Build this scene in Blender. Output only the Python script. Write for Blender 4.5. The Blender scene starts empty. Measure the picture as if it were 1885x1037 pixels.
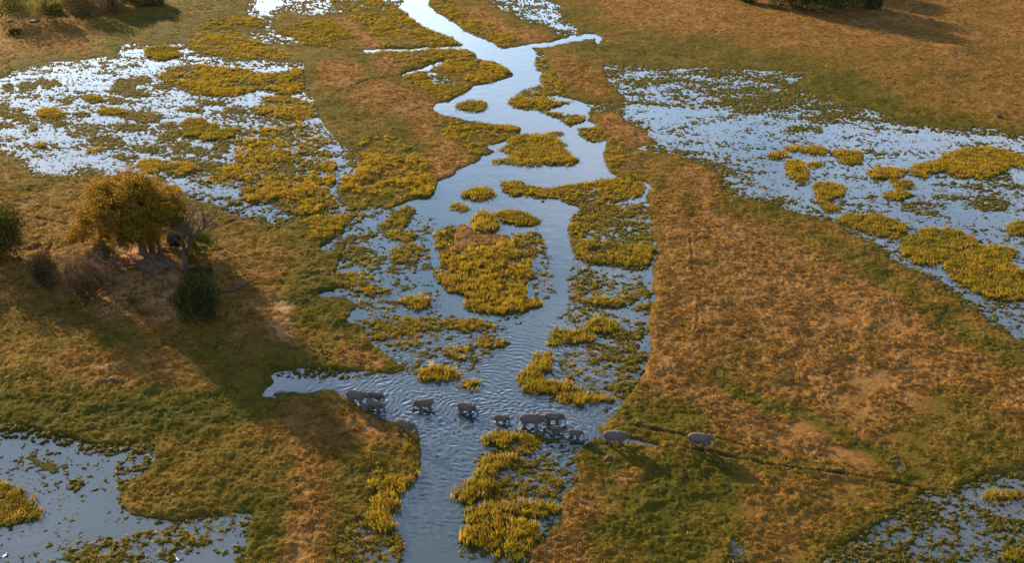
import bpy, bmesh, math, random
import numpy as np
from mathutils import Vector, Matrix

random.seed(7); rng = np.random.default_rng(7)
scene = bpy.context.scene
COL = scene.collection

# ------------------------------------------------------------------ camera
H_CAM = 118.0
F_PX = 2150.0                      # focal length in photograph pixels (1885 wide)
HOR = -560.0
PITCH = math.atan((518.5 - HOR) / F_PX)
cam_d = bpy.data.cameras.new("camera")
cam = bpy.data.objects.new("camera", cam_d); COL.objects.link(cam)
cam.location = (0, 0, H_CAM)
cam.rotation_euler = (math.pi / 2 - PITCH, 0, 0)
cam_d.sensor_width = 36; cam_d.lens = 36 * F_PX / 1885
cam_d.clip_start = 1; cam_d.clip_end = 30000
scene.camera = cam
CP, SP = math.cos(PITCH), math.sin(PITCH)

# ------------------------------------------------------------------ light
SUN_EL, SUN_AZ = math.radians(13.8), math.radians(-37)      # azimuth from +Y, negative = left
sdir = Vector((math.sin(SUN_AZ) * math.cos(SUN_EL), math.cos(SUN_AZ) * math.cos(SUN_EL), math.sin(SUN_EL)))
sl = bpy.data.lights.new("sun", 'SUN'); sl.energy = 5.0; sl.angle = math.radians(0.55); sl.color = (1.0, 0.69, 0.37)
sun = bpy.data.objects.new("sun", sl); COL.objects.link(sun)
sun.rotation_euler = sdir.to_track_quat('Z', 'Y').to_euler(); sun.location = (-200, 300, 150)

world = bpy.data.worlds.new("World"); scene.world = world; world.use_nodes = True
wt = world.node_tree; wn = wt.nodes; wl = wt.links
bg = wn['Background']
sky = wn.new('ShaderNodeTexSky'); sky.sky_type = 'NISHITA'; sky.sun_disc = False
sky.sun_elevation = SUN_EL; sky.sun_rotation = SUN_AZ; sky.altitude = 900
sky.air_density = 1.0; sky.dust_density = 0.45; sky.ozone_density = 1.2
# thin evening cloud, the same all round the sky
tc = wn.new('ShaderNodeTexCoord'); mp = wn.new('ShaderNodeMapping'); mp.inputs['Scale'].default_value = (1, 1, 3.2)
cn = wn.new('ShaderNodeTexNoise'); cn.inputs['Scale'].default_value = 3.3; cn.inputs['Detail'].default_value = 6; cn.inputs['Roughness'].default_value = .55
cr = wn.new('ShaderNodeValToRGB'); cr.color_ramp.elements[0].position = .42; cr.color_ramp.elements[1].position = .66
cr.color_ramp.elements[0].color = (0, 0, 0, 1); cr.color_ramp.elements[1].color = (.8, .8, .8, 1)
mx = wn.new('ShaderNodeMix'); mx.data_type = 'RGBA'
mul = wn.new('ShaderNodeMix'); mul.data_type = 'RGBA'; mul.blend_type = 'ADD'; mul.inputs[0].default_value = 1
mul.inputs[7].default_value = (3.4, 2.9, 2.8, 1)
wl.new(tc.outputs['Generated'], mp.inputs[0]); wl.new(mp.outputs[0], cn.inputs[0]); wl.new(cn.outputs[0], cr.inputs[0])
wl.new(sky.outputs[0], mul.inputs[6]); wl.new(sky.outputs[0], mx.inputs[6]); wl.new(mul.outputs[2], mx.inputs[7]); wl.new(cr.outputs[0], mx.inputs[0])
wl.new(mx.outputs[2], bg.inputs[0]); bg.inputs[1].default_value = 0.085

vs = scene.view_settings
vs.view_transform = 'Standard'; vs.look = 'None'; vs.gamma = 1; vs.use_curve_mapping = False
vs.exposure = 2.75

# ------------------------------------------------------------------ geometry of the view
def G(px, py, z=0.0):
    """photo pixel -> world point on the level z"""
    x = (px - 942.5) / F_PX; y = -(py - 518.5) / F_PX
    dx, dy, dz = x, CP + y * SP, -SP + y * CP
    t = (z - H_CAM) / dz
    return dx * t, dy * t
def AT(px, py, Y):
    """photo pixel -> world point at the distance Y"""
    x = (px - 942.5) / F_PX; y = -(py - 518.5) / F_PX
    t = Y / (CP + y * SP)
    return Vector((x * t, Y, H_CAM + (-SP + y * CP) * t))
def PROJ(X, Y, Z=0.0):
    d = Y * CP + (H_CAM - Z) * SP
    v = -Y * SP * 1.0 + 0  # placeholder, replaced below
    up = Y * SP - (H_CAM - Z) * CP
    return 942.5 + X / d * F_PX, 518.5 - up / d * F_PX

# ------------------------------------------------------------------ noise (numpy)
_perm = rng.random((512, 512)).astype(np.float32)
def vnoise(x, y, s=0):
    xi = np.floor(x).astype(np.int64); yi = np.floor(y).astype(np.int64)
    fx = (x - xi).astype(np.float32); fy = (y - yi).astype(np.float32)
    fx = fx * fx * (3 - 2 * fx); fy = fy * fy * (3 - 2 * fy)
    xi += 37 * s; yi += 91 * s
    a = _perm[yi & 511, xi & 511]; b = _perm[yi & 511, (xi + 1) & 511]
    c = _perm[(yi + 1) & 511, xi & 511]; d = _perm[(yi + 1) & 511, (xi + 1) & 511]
    return (a + (b - a) * fx) * (1 - fy) + (c + (d - c) * fx) * fy
def fbm(x, y, sc, octv=4, s=0, rough=.5):
    """0..1, mean .5"""
    x = x / sc; y = y / sc
    t = 0; a = 1; n = 0
    for k in range(octv):
        xx = x * .8 - y * .6; yy = x * .6 + y * .8
        t = t + a * vnoise(xx, yy, s + k * 7); n += a
        x = xx * 2.03 + 13.7; y = yy * 2.03 + 5.1; a *= rough
    return t / n

# ------------------------------------------------------------------ traced plan of the delta (photo pixels, laid on the ground plane)
WATER = [
 # upper and middle river
 [(786,-60),(735,-60),(749,0),(732,14),(756,32),(773,46),(803,59),(830,70),(854,81),(854,89),(875,100),(878,107),(912,115),(936,127),(944,139),(926,146),(898,154),(871,160),(858,173),(837,180),(824,188),(798,190),(797,200),(810,211),(837,214),(875,224),(902,228),(943,231),(966,236),(960,250),(936,258),(898,268),(912,278),(885,289),(881,299),(837,322),(803,336),(798,355),(790,367),(766,367),(746,377),(700,382),(660,372),(625,378),(615,400),(640,410),(618,438),(584,465),(600,463),(622,455),(640,440),(620,480),(618,506),(640,520),(580,539),(592,546),(640,547),(655,570),(640,591),(667,601),(671,620),(691,639),(720,660),(746,676),(725,690),(696,688),(658,684),(607,681),(561,675),(551,680),(499,687),(488,694),(508,701),(499,711),(490,717),(486,729),(510,731),(504,721),(544,719),(556,722),(582,720),(620,719),(634,731),(661,751),(688,760),(705,772),(729,776),(766,789),(769,816),(766,840),(766,874),(763,891),(735,904),(740,931),(729,945),(729,972),(735,989),(740,1013),(739,1037),(735,1140),
  (850,1140),(973,1037),(987,1006),(1004,982),(1027,945),(1061,891),(1065,857),(1075,813),(1109,806),(1085,789),(1109,785),(1122,768),(1146,751),(1165,715),(1190,680),(1200,640),(1200,600),(1200,560),(1206,500),(1208,466),(1196,418),(1195,391),(1190,372),(1200,345),(1178,332),(1133,329),(1126,316),(1112,289),(1112,265),(1122,258),(1100,250),(1085,236),(1095,228),(1080,222),(1085,200),(1093,196),(1065,188),(1045,178),(1030,160),(1022,140),(1008,122),(1005,100),(988,95),(980,87),(966,83),(946,88),(926,90),(902,75),(878,68),(858,56),(837,44),(820,31),(793,14)],
 # left marsh
 [(-500,160),(0,146),(37,126),(81,115),(163,109),(217,102),(224,81),(251,80),(289,78),(333,73),(345,88),(360,98),(390,102),(424,112),(475,109),(530,114),(557,115),(560,135),(565,165),(577,187),(585,210),(605,240),(640,275),(660,290),(650,320),(630,345),(622,375),(660,372),(720,378),(660,392),(640,392),(577,401),(550,406),(523,415),(509,423),(475,413),(428,398),(401,381),(340,364),(306,342),(240,340),(177,319),(136,326),(68,328),(54,316),(31,289),(0,284),(-500,250)],
 # right marsh
 [(1106,122),(1180,118),(1245,126),(1313,124),(1415,131),(1489,131),(1476,146),(1462,163),(1510,180),(1551,195),(1619,205),(1642,221),(1686,231),(1754,238),(1822,236),(1885,250),(2500,300),(2500,800),(2150,760),(1885,632),(1822,598),(1781,564),(1734,530),(1697,500),(1652,486),(1618,466),(1585,442),(1534,408),(1503,404),(1449,384),(1381,370),(1330,350),(1330,322),(1275,299),(1245,285),(1200,279),(1170,271),(1214,265),(1163,231),(1139,210),(1085,203),(1080,192),(1140,190),(1150,177),(1120,150),(1109,129)],
 # pond lower left
 [(-500,720),(0,782),(44,792),(102,802),(170,818),(221,821),(292,823),(285,847),(265,877),(238,897),(217,921),(224,935),(265,955),(320,965),(400,950),(455,945),(459,960),(452,993),(445,1037),(440,1140),(-500,1300)],
 # lower right
 [(1703,904),(1683,921),(1639,952),(1585,982),(1537,1010),(1517,1037),(1500,1140),(2400,1300),(2400,800),(1885,868),(1829,872),(1802,877),(1775,900),(1745,908)],
 [(1343,993),(1360,993),(1381,1037),(1400,1100),(1337,1100),(1337,1037)],
 [(1635,836),(1656,843),(1660,866),(1642,866)],
 # top middle
 [(452,17),(465,0),(460,-60),(760,-60),(749,0),(732,12),(700,20),(690,48),(665,25),(600,30),(545,25),(523,17),(499,34),(496,54),(530,61),(564,75),(533,81),(486,80),(462,66),(455,56),(489,54),(487,37),(462,29)],
 [(654,25),(672,24),(690,38),(692,50),(676,48)],
 [(668,93),(715,90),(756,90),(790,88),(856,85),(856,91),(790,92),(756,95),(715,95),(668,98)],
 [(735,141),(739,137),(763,129),(785,126),(800,115),(822,113),(822,118),(800,124),(790,130),(763,134),(741,143)],
 [(780,136),(800,134),(825,145),(837,152),(830,160),(800,156),(780,148)],
 [(885,-60),(902,0),(926,20),(953,31),(973,41),(1017,51),(1027,63),(1072,66),(1061,50),(1034,27),(1031,10),(1004,0),(1000,-60)],
 [(966,83),(1010,78),(1041,71),(1061,63),(1095,63),(1107,68),(1104,82),(1098,80),(1095,69),(1044,79),(1010,85),(970,88)],
 # stream the herd walks along
 [(1085,789),(1109,806),(1150,815),(1215,829),(1217,826),(1180,814),(1150,808),(1112,795),(1098,786)],
 # wet patch by the lower left bank
 [(636,968),(660,962),(700,972),(733,972),(740,1000),(740,1140),(610,1140),(618,1030),(625,985)],
]
LAND = [
 # brown core of the long island
 [(841,410),(864,418),(888,428),(915,432),(936,435),(936,450),(909,456),(858,460),(837,472),(824,466),(837,442)],
 [(898,504),(915,530),(917,540),(900,535),(893,515)],
]
def el(cx, cy, rx, ry, n=14, rot=0.0):
    c, s = math.cos(rot), math.sin(rot)
    return [(cx + rx*math.cos(a)*c - ry*math.sin(a)*s, cy + rx*math.cos(a)*s + ry*math.sin(a)*c) for a in [2*math.pi*k/n for k in range(n)]]
V1 = lambda *L: [el(a/2.945, b/2.945, max(c/2.945, 4), max(d/2.945, 3)) for a, b, c, d in L]
# reeds: (polygon, density, height m, gold 0..1)
REEDS = [
 ([(390,34),(428,31),(486,37),(489,51),(455,56),(455,68),(489,85),(540,102),(536,112),(475,109),(424,112),(360,97),(343,81),(346,61)],.8,.8,.7),
 ([(295,136),(340,119),(390,121),(455,129),(472,137),(503,133),(557,127),(562,168),(530,177),(482,165),(441,178),(367,177),(340,168),(299,149)],.95,.9,.75),
 ([(469,197),(492,180),(533,180),(577,190),(582,215),(555,225),(500,215),(469,210)],.9,.9,.7),
 ([(430,255),(500,232),(545,225),(590,240),(615,265),(610,290),(620,310),(615,345),(560,350),(500,340),(440,345),(380,340),(385,320),(440,300),(425,275)],.84,.9,.75),
 ([(435,357),(455,347),(509,340),(611,350),(621,384),(598,391),(557,398),(530,391),(523,381),(489,377),(455,371)],.95,1.0,.75),
 ([(550,406),(598,399),(640,396),(670,395),(665,412),(640,421),(611,435),(598,445),(570,450),(565,432),(584,428)],.85,.8,.5),
 ([(657,268),(690,248),(735,258),(770,280),(790,305),(800,335),(798,355),(790,367),(760,365),(740,375),(718,384),(690,380),(660,372),(630,355),(620,345),(650,320),(665,295)],1,1.0,.85),
 ([(691,413),(712,403),(718,391),(749,379),(763,384),(759,401),(749,415),(752,425),(769,432),(763,445),(729,445),(705,432)],.9,.8,.35),
 ([(776,414),(800,425),(803,440),(780,447),(765,430)],.6,.6,.4),
 ([(717,459),(756,449),(793,459),(793,476),(763,491),(732,483)],.88,.9,.4),
 ([(615,450),(640,435),(690,425),(685,445),(670,450),(685,470),(700,490),(690,500),(640,495),(618,490)],.72,.6,.3),
 ([(620,505),(660,500),(695,510),(700,522),(660,530),(620,528)],.88,.8,.6),
 ([(637,537),(688,528),(722,534),(718,544),(688,549),(651,544)],.9,.8,.7),
 ([(650,555),(700,550),(735,562),(732,580),(690,588),(655,575)],.5,.5,.8),
 ([(671,601),(698,591),(739,586),(810,583),(824,598),(820,629),(783,639),(732,646),(695,635)],.78,.5,.3),
 ([(824,591),(878,588),(915,601),(909,612),(878,612),(837,608)],.85,.7,.6),
 (el(842,655,32,13),.72,.8,.8),(el(885,655,22,12),.5,.5,.6),(el(905,633,16,14),.8,.8,.6),
 # long island
 ([(805,425),(830,412),(845,430),(830,455),(838,475),(860,462),(910,458),(940,440),(960,435),(975,440),(985,470),(980,500),(968,530),(966,545),(994,557),(990,567),(966,578),(919,583),(854,574),(851,547),(817,540),(800,506),(808,480),(805,455)],.97,1.1,.85),
 ([(940,430),(985,425),(1002,435),(1003,460),(985,475),(950,465)],.8,.7,.6),
 ([(975,470),(1005,462),(1020,475),(1020,530),(1000,545),(975,535)],.5,.5,.7),
 ([(927,352),(919,334),(960,334),(985,345),(1021,347),(1095,334),(1133,331),(1165,330),(1190,345),(1185,365),(1150,372),(1068,382),(1027,367),(977,362),(943,365)],.9,.8,.6),
 # blocks on the right bank
 ([(1072,381),(1102,376),(1180,377),(1194,391),(1194,418),(1207,466),(1204,496),(1163,500),(1102,489),(1075,489),(1051,469),(1044,442),(1048,421),(1065,401)],.82,.5,.25),
 ([(1051,449),(1100,445),(1160,450),(1204,462),(1206,490),(1163,499),(1102,488),(1078,484),(1056,470)],1,1.1,.45),
 ([(1050,400),(1075,380),(1095,385),(1085,430),(1070,445),(1046,440)],.95,.9,.5),
 ([(1068,517),(1106,508),(1194,506),(1197,544),(1163,564),(1119,573),(1048,557),(1061,534)],.82,.6,.3),
 ([(1090,545),(1130,550),(1165,545),(1160,563),(1119,573),(1085,566)],1,1.1,.6),
 (el(1085,501,16,6),.8,.7,.6),(el(1187,569,16,7),.9,.8,.8),(el(1065,583,37,12),.6,.6,.5),
 (el(1157,618,37,9),.9,.8,.8),(el(1184,597,14,6),.9,.8,.8),(el(1157,635,20,6),.9,.8,.8),
 ([(1030,645),(1100,635),(1160,640),(1195,650),(1180,690),(1165,720),(1140,745),(1100,740),(1070,720),(1040,700)],.72,.45,.35),
 # both banks of the upper river
 ([(600,0),(700,0),(732,14),(756,32),(773,46),(803,59),(854,81),(850,86),(790,86),(710,88),(700,85),(670,50),(640,25)],.95,.8,.45),
 ([(500,55),(560,40),(600,30),(650,60),(665,92),(640,95),(600,90),(565,85),(540,72)],.9,.8,.35),
 ([(786,-20),(830,-20),(836,10),(870,30),(900,40),(925,55),(950,65),(965,80),(946,88),(926,90),(902,75),(858,56),(820,31),(793,14)],.95,.9,.6),
 ([(650,98),(710,95),(790,93),(854,91),(875,100),(870,108),(820,112),(795,118),(760,125),(735,130),(715,110),(690,98)],.95,.8,.5),
 ([(800,122),(850,110),(912,117),(936,127),(944,139),(926,146),(898,154),(871,158),(858,150),(840,135),(820,135)],.95,.9,.7),
 ([(740,140),(775,132),(800,150),(835,160),(868,160),(858,173),(837,180),(824,188),(800,186),(775,165),(750,155)],.9,.7,.5),
 ([(988,92),(1008,100),(1012,118),(1025,135),(1030,155),(1045,170),(1052,185),(1010,160),(992,150),(996,136),(983,122)],.9,.8,.5),
 ([(932,185),(943,177),(970,183),(1010,188),(1065,187),(1050,192),(1010,203),(970,205),(943,197)],1,1.0,.65),
 ([(966,166),(1010,150),(1045,178),(1010,188),(970,183),(945,177)],.85,.5,.5),
 ([(993,204),(1030,207),(1075,210),(1080,225),(1055,233),(1024,222)],.95,.9,.6),
 ([(1061,236),(1095,235),(1122,248),(1120,260),(1089,263),(1065,250)],.95,.9,.5),
 ([(1112,265),(1150,270),(1150,290),(1145,310),(1175,325),(1200,340),(1133,329),(1126,316),(1112,289)],.95,.8,.6),
 ([(800,213),(837,216),(875,226),(943,231),(966,238),(955,252),(930,258),(898,268),(912,280),(885,289),(870,285),(850,270),(820,255),(805,235)],.9,.8,.5),
 # left bank, lower river
 ([(766,800),(769,840),(766,874),(740,880),(715,905),(690,900),(700,870),(735,845),(745,815)],.9,.8,.5),
 ([(636,968),(660,962),(700,972),(733,972),(740,1000),(740,1060),(610,1060),(618,1030),(625,985)],.72,.5,.15),
 ([(715,985),(735,988),(740,1013),(739,1037),(720,1035)],.9,.7,.3),
 # plot in the lower right channel
 ([(885,850),(905,845),(940,842),(985,850),(1005,870),(1035,890),(1035,905),(1020,930),(1015,950),(985,955),(940,945),(900,930),(868,884)],.78,.5,.35),
 ([(898,802),(943,792),(987,796),(1002,809),(990,835),(950,838),(935,822),(883,815)],.85,.6,.4),
 # pond lower left
 ([(183,982),(234,982),(289,979),(357,952),(424,942),(455,955),(418,986),(370,1003),(340,1027),(306,1045),(136,1045),(112,1016),(149,1003)],.78,.5,.45),
]
# marsh growth that only half covers the water: (polygon, density)
SPARSE = [
 ([(-500,100),(345,60),(590,110),(600,240),(660,290),(640,400),(500,425),(300,360),(-500,330)],.42),
 ([(200,220),(340,240),(440,250),(430,300),(300,300),(130,270),(120,230)],.54),
 ([(400,180),(470,200),(600,230),(620,320),(520,350),(380,345),(300,320),(420,260)],.60),
 ([(380,112),(557,112),(557,130),(470,140),(360,112)],.35),
 ([(300,340),(430,355),(530,400),(509,425),(400,395),(330,370)],.42),
 ([(1085,100),(1489,120),(1551,190),(1686,225),(1885,240),(1885,262),(1600,240),(1400,215),(1200,205),(1085,205)],.58),
 ([(1085,190),(1300,200),(1600,240),(2500,280),(2500,560),(1885,632),(1600,470),(1330,330),(1150,240)],.34),
 ([(1300,130),(1480,150),(1560,195),(1420,210),(1300,190)],.68),
 ([(1275,299),(1330,300),(1500,385),(1600,440),(1780,550),(1885,620),(1885,640),(1600,500),(1330,360)],.52),
 (el(1476,240,40,11),.66),(el(1700,384,42,14),.66),(el(1800,350,90,30),.48),(el(1822,378,34,14),.7),(el(1846,328,22,10),.65),
 ([(-500,700),(0,775),(300,815),(292,835),(180,838),(60,815),(-500,760)],.58),
 ([(170,860),(230,845),(290,823),(265,880),(225,935),(265,965),(200,940),(175,900)],.62),
 ([(-100,800),(200,830),(230,960),(200,1050),(-100,1050)],.24),
 (el(142,895,14,11),.6),(el(95,990,20,8),.5),(el(405,1010,20,20),.45),(el(440,1000,18,40),.6),
 ([(1500,1000),(1640,950),(1705,900),(2300,850),(2300,1200),(1450,1200)],.72),
 ([(1780,890),(1900,880),(2300,860),(2300,960),(1880,955),(1775,915)],.38),
 ([(1703,900),(1740,905),(1745,925),(1703,925)],.2),
 ([(440,-60),(760,-60),(745,5),(690,50),(600,35),(523,17),(450,25)],.60),
 ([(455,-10),(520,-10),(520,25),(500,55),(565,75),(500,82),(455,60)],.22),
 ([(885,-60),(1000,-60),(1075,66),(1010,60),(926,20)],.52),
 ([(1335,985),(1370,985),(1400,1100),(1337,1100)],.45),([(1630,830),(1662,838),(1662,870),(1638,870)],.5),
 ([(590,440),(700,380),(810,400),(800,520),(820,590),(700,600),(590,545)],.38),
 ([(650,590),(830,580),(930,590),(930,650),(880,690),(700,690)],.46),
 ([(500,675),(700,680),(720,695),(640,705),(560,700),(500,695)],.40),
 ([(1060,380),(1200,370),(1205,660),(1160,750),(1000,740),(960,690),(1040,600)],.42),
 ([(860,840),(1000,800),(1075,812),(1061,891),(1000,990),(973,1045),(840,1045)],.46),
 ([(1040,820),(1075,815),(1064,860),(1055,895),(1010,870)],.36),
 ([(975,470),(1020,470),(1022,540),(980,560)],.5),
 ([(1109,806),(1085,789),(1146,751),(1130,745),(1080,775),(1075,813)],.4),
 ([(920,575),(970,575),(960,600),(915,605)],.4),
]
SPARSE += [(p, .9) for p in V1((45,475,35,25),(145,470,60,30),(265,450,60,20),(110,640,70,25),(350,555,35,15),(610,545,40,15),(690,625,60,28),(800,630,80,40),(1040,600,70,15),(920,680,60,22),(905,750,55,18),(960,720,40,14),(1350,735,70,28),(1000,785,45,18),(820,815,50,20),(1080,815,70,22),(1220,795,80,28),(680,850,70,22),(1150,900,60,25),(620,770,70,30),(540,760,80,30),(700,690,80,22),(320,665,50,28),(575,355,22,14),(735,352,20,8),(680,450,70,30),(770,435,60,25),(890,465,60,18),(740,510,70,22),(640,490,40,15),(880,970,35,18),(20,600,30,50),(30,680,40,18),(160,710,40,15),(100,600,30,16),(450,620,40,15),(1270,600,60,15),(1150,560,80,12),(1250,1000,60,14),(1200,1080,60,14),(1270,1100,50,20))]
# separate islets: (polygon, height, gold, label, group)
GR, GL, GC = "reed islets in the right marsh", "reed islets in the left marsh", "reed clumps in the river channel"
ISLETS = [
 ([(936,258),(960,250),(985,247),(1020,252),(1045,275),(1057,292),(1045,300),(1010,305),(985,307),(950,305),(910,300),(912,295),(940,290),(935,280),(920,280)],1.1,.5,"large almond-shaped reed island on the inner side of the river's upper bend",GC),
 (el(1050,300,17,6),.7,.4,"small reed clump off the right tip of the almond-shaped reed island",GC),
 (el(1022,247,14,4),.6,.3,"thin green reed sliver above the almond-shaped island, alone in open water",GC),
 (el(870,196,28,10),.7,.2,"grey-green oval reed islet in the middle of the upper river",GC),
 (el(880,358,29,11),.9,.4,"green reed islet with a golden top where the river widens",GC),
 (el(851,382,17,6),.7,.5,"little dark reed tussock just below the green and golden islet",GC),
 ([(864,404),(872,397),(890,395),(909,398),(922,415),(919,428),(892,430),(870,418)],1.7,.75,"tall bright yellow reed clump on the head of the long brown island",GC),
 (el(955,403,40,12,14,.15),1.0,.35,"dense green reed patch beside the tall yellow clump at the head of the long island",GC),
 ([(732,561),(742,547),(769,544),(786,557),(786,571),(763,574)],1.2,.6,"yellow-green reed clump in open water left of the long island",GC),
 (el(656,381,19,7),.8,.4,"small green reed clump where the left channel meets the river",GC),
 (el(870,566,18,8),1.2,.5,"tall green reeds on the foot of the long island",GC),
 (el(808,692,38,15),1.5,.7,"bright yellow reed clump in the water behind the elephant facing left",GC),
 (el(864,712,15,7),1.0,.6,"small round yellow-green reed clump beside the ripples above the herd",GC),
 (el(1112,600,30,14),1.3,.6,"bright yellow-green mound of reeds on the right side of the river",GC),
 ([(1000,632),(1021,612),(1078,610),(1099,629),(1061,635),(1021,639)],1.3,.5,"long bright green reed ridge right of the narrowing river",GC),
 ([(966,683),(993,652),(1010,649),(1024,662),(1018,680),(1000,690),(1000,700),(1025,705),(1060,712),(1070,720),(1040,725),(1000,728),(966,722),(960,700)],1.4,.65,"L-shaped band of bright golden reeds above the wading herd",GC),
 (el(1062,737,30,10),1.2,.8,"golden reed clump on the right shore nearest the wading herd",GC),
 (el(1116,738,24,6),1.0,.6,"narrow yellow-green reed clump by the bank right of the golden one",GC),
 (el(920,808,36,12,14,-.15),1.4,.8,"bright orange-tipped reed clump directly below the wading herd",GC),
 ([(868,884),(885,850),(915,843),(960,843),(925,862),(905,885),(895,915),(880,925),(855,930),(841,918)],1.4,.45,"curved green reed fringe on the left of the lower plot",GC),
 ([(888,935),(930,928),(975,935),(1020,930),(1015,948),(985,956),(935,950),(895,955)],1.3,.9,"golden-orange reed strip along the bottom of the lower plot",GC),
 ([(858,948),(880,938),(895,955),(940,958),(985,968),(1000,985),(985,1010),(960,1036),(930,1030),(900,1010),(846,1000),(862,975)],1.4,.65,"ragged dark and gold reed clump at the bottom right of the river",GC),
 ([(682,903),(700,893),(735,878),(763,874),(764,890),(740,900),(715,905),(690,910)],1.3,.6,"yellow reed bank leaning over the left shore of the lower river",GC),
 ([(680,925),(700,912),(728,908),(740,925),(735,940),(700,948),(682,940)],1.2,.6,"reed clump below the yellow bank on the lower left shore",GC),
 ([(668,962),(690,948),(722,946),(730,960),(728,975),(700,976)],1.2,.55,"lowest reed clump on the left shore of the river",GC),
 # right marsh
 (el(1435,285,19,6),.8,.8,"small golden islet at the left end of the right marsh",GR),
 (el(1461,273,13,5),.7,.6,"tiny round islet just above the leftmost golden one",GR),
 (el(1500,277,25,8),.8,.6,"oval green-gold islet in the row of the three upper ones",GR),
 (el(1562,289,31,12,14,.25),.9,.6,"two-lobed golden-green islet at the right of the upper row",GR),
 (el(1498,304,11,4),.7,.8,"tiny golden tuft alone below the oval islet",GR),
 (el(1466,315,24,17,14,.9),.9,.8,"lumpy golden islet trailing down to the right",GR),
 (el(1523,350,33,14),.9,.75,"rounded golden islet in the middle of the right marsh",GR),
 (el(1514,370,15,8),.8,.75,"small golden islet right under the rounded one",GR),
 (el(1525,384,17,7),.8,.7,"lowest of the little column of golden islets",GR),
 (el(1635,319,37,11),.9,.75,"flat golden islet left of the biggest marsh island",GR),
 (el(1660,341,21,8),.8,.8,"small islet below the flat golden one",GR),
 (el(1649,360,25,10),.8,.75,"islet between the flat golden one and a dull brown patch",GR),
 ([(1676,302),(1714,301),(1737,285),(1775,275),(1822,272),(1856,282),(1890,287),(1895,312),(1860,306),(1849,316),(1802,331),(1768,329),(1731,316),(1703,326),(1678,319)],1.0,.75,"largest golden reed island near the right edge of the picture",GR),
 ([(1537,405),(1551,396),(1581,396),(1608,393),(1629,399),(1666,413),(1666,435),(1635,442),(1605,435),(1578,421),(1551,416)],.9,.5,"long dull green reed island touching the meadow shore",GR),
 ([(1659,438),(1686,432),(1707,420),(1737,425),(1754,423),(1795,438),(1802,450),(1775,459),(1748,476),(1717,493),(1686,486),(1663,472)],1.0,.55,"broad olive reed island divided by a narrow channel from the one at right",GR),
 ([(1734,493),(1754,474),(1781,461),(1822,455),(1853,457),(1877,469),(1873,479),(1860,483),(1895,510),(1895,555),(1863,554),(1822,550),(1788,533),(1754,513)],1.0,.6,"broad brownish reed island at the lower right of the marsh",GR),
 (el(1880,422,24,15),.9,.2,"dark green reed patch cut by the right edge of the picture",GR),
 # left marsh
 (el(92,209,26,9),.8,.6,"dark golden islet alone in open water at the far left",GL),
 (el(170,184,19,7),.8,.3,"dark green islet in the upper half of the left marsh",GL),
 (el(200,206,25,7),.8,.5,"flat islet just below the dark green one",GL),
 (el(299,98,32,14),.9,.35,"dark brown-green islet at the top of the left marsh in the shade",GL),
 (el(356,227,24,10),.9,.1,"bright green islet in the middle of the left marsh",GL),
 (el(370,240,37,9,14,-.2),.9,.2,"long green islet slanting under the bright green one",GL),
 (el(405,248,34,8,14,-.2),.9,.25,"dark green slanting islet right of the long one",GL),
 (el(178,278,19,6),.8,.8,"small brown-gold islet at the lower left of the marsh",GL),
 (el(75,269,9,4),.7,.7,"tiny brown tuft in the white water at the far left",GL),
 (el(282,306,27,13),.9,.75,"golden reed island right above the big tree crown",GL),
 (el(333,311,32,10),.9,.7,"golden reed island just right of the one above the tree",GL),
 # pond
 ([(-60,894),(0,893),(31,894),(51,911),(71,935),(65,948),(44,962),(20,969),(-60,985)],.8,.5,"green-brown reed island at the left edge of the lower pond","reeds in the lower ponds"),
 (el(1855,915,42,8),.8,.4,"dim reed islet in the dark water at the lower right edge","reeds in the lower ponds"),
 (el(1870,1026,22,8),.9,.4,"reed tuft in the bottom right corner of the picture","reeds in the lower ponds"),
]
# ruts and channels worn into the turf: (polyline, half width m, depth m)
RUTS = [
 ([(1290,834),(1347,843),(1422,860),(1489,870),(1551,874),(1605,882),(1652,892),(1697,904)],.45,.4),
 ([(1215,828),(1261,829),(1300,838)],.35,.25),
 ([(1162,789),(1206,796),(1231,801),(1265,806)],.4,.35),([(1147,806),(1180,812)],.35,.3),
 ([(1311,811),(1345,817),(1380,828)],.35,.25),
 ([(620,170),(650,160),(681,149),(720,144),(739,140)],.5,.5),
 ([(1106,70),(1140,66),(1180,62)],.6,.4),([(1205,63),(1250,58),(1290,56)],.5,.3),([(1330,60),(1400,50),(1460,46)],.5,.25),
 ([(0,392),(40,398),(75,407),(125,415)],.5,.35),([(30,372),(70,379),(120,386)],.4,.25),
 ([(395,427),(440,408),(490,404)],.6,.45),([(380,416),(430,404),(470,402)],.4,.3),([(490,430),(505,418),(520,410)],.6,.4),
 ([(1271,440),(1276,470),(1273,500)],.3,.1),([(1283,565),(1284,590),(1279,615)],.3,.12),
 ([(560,520),(575,513),(592,512)],1.0,.3),
]
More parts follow.
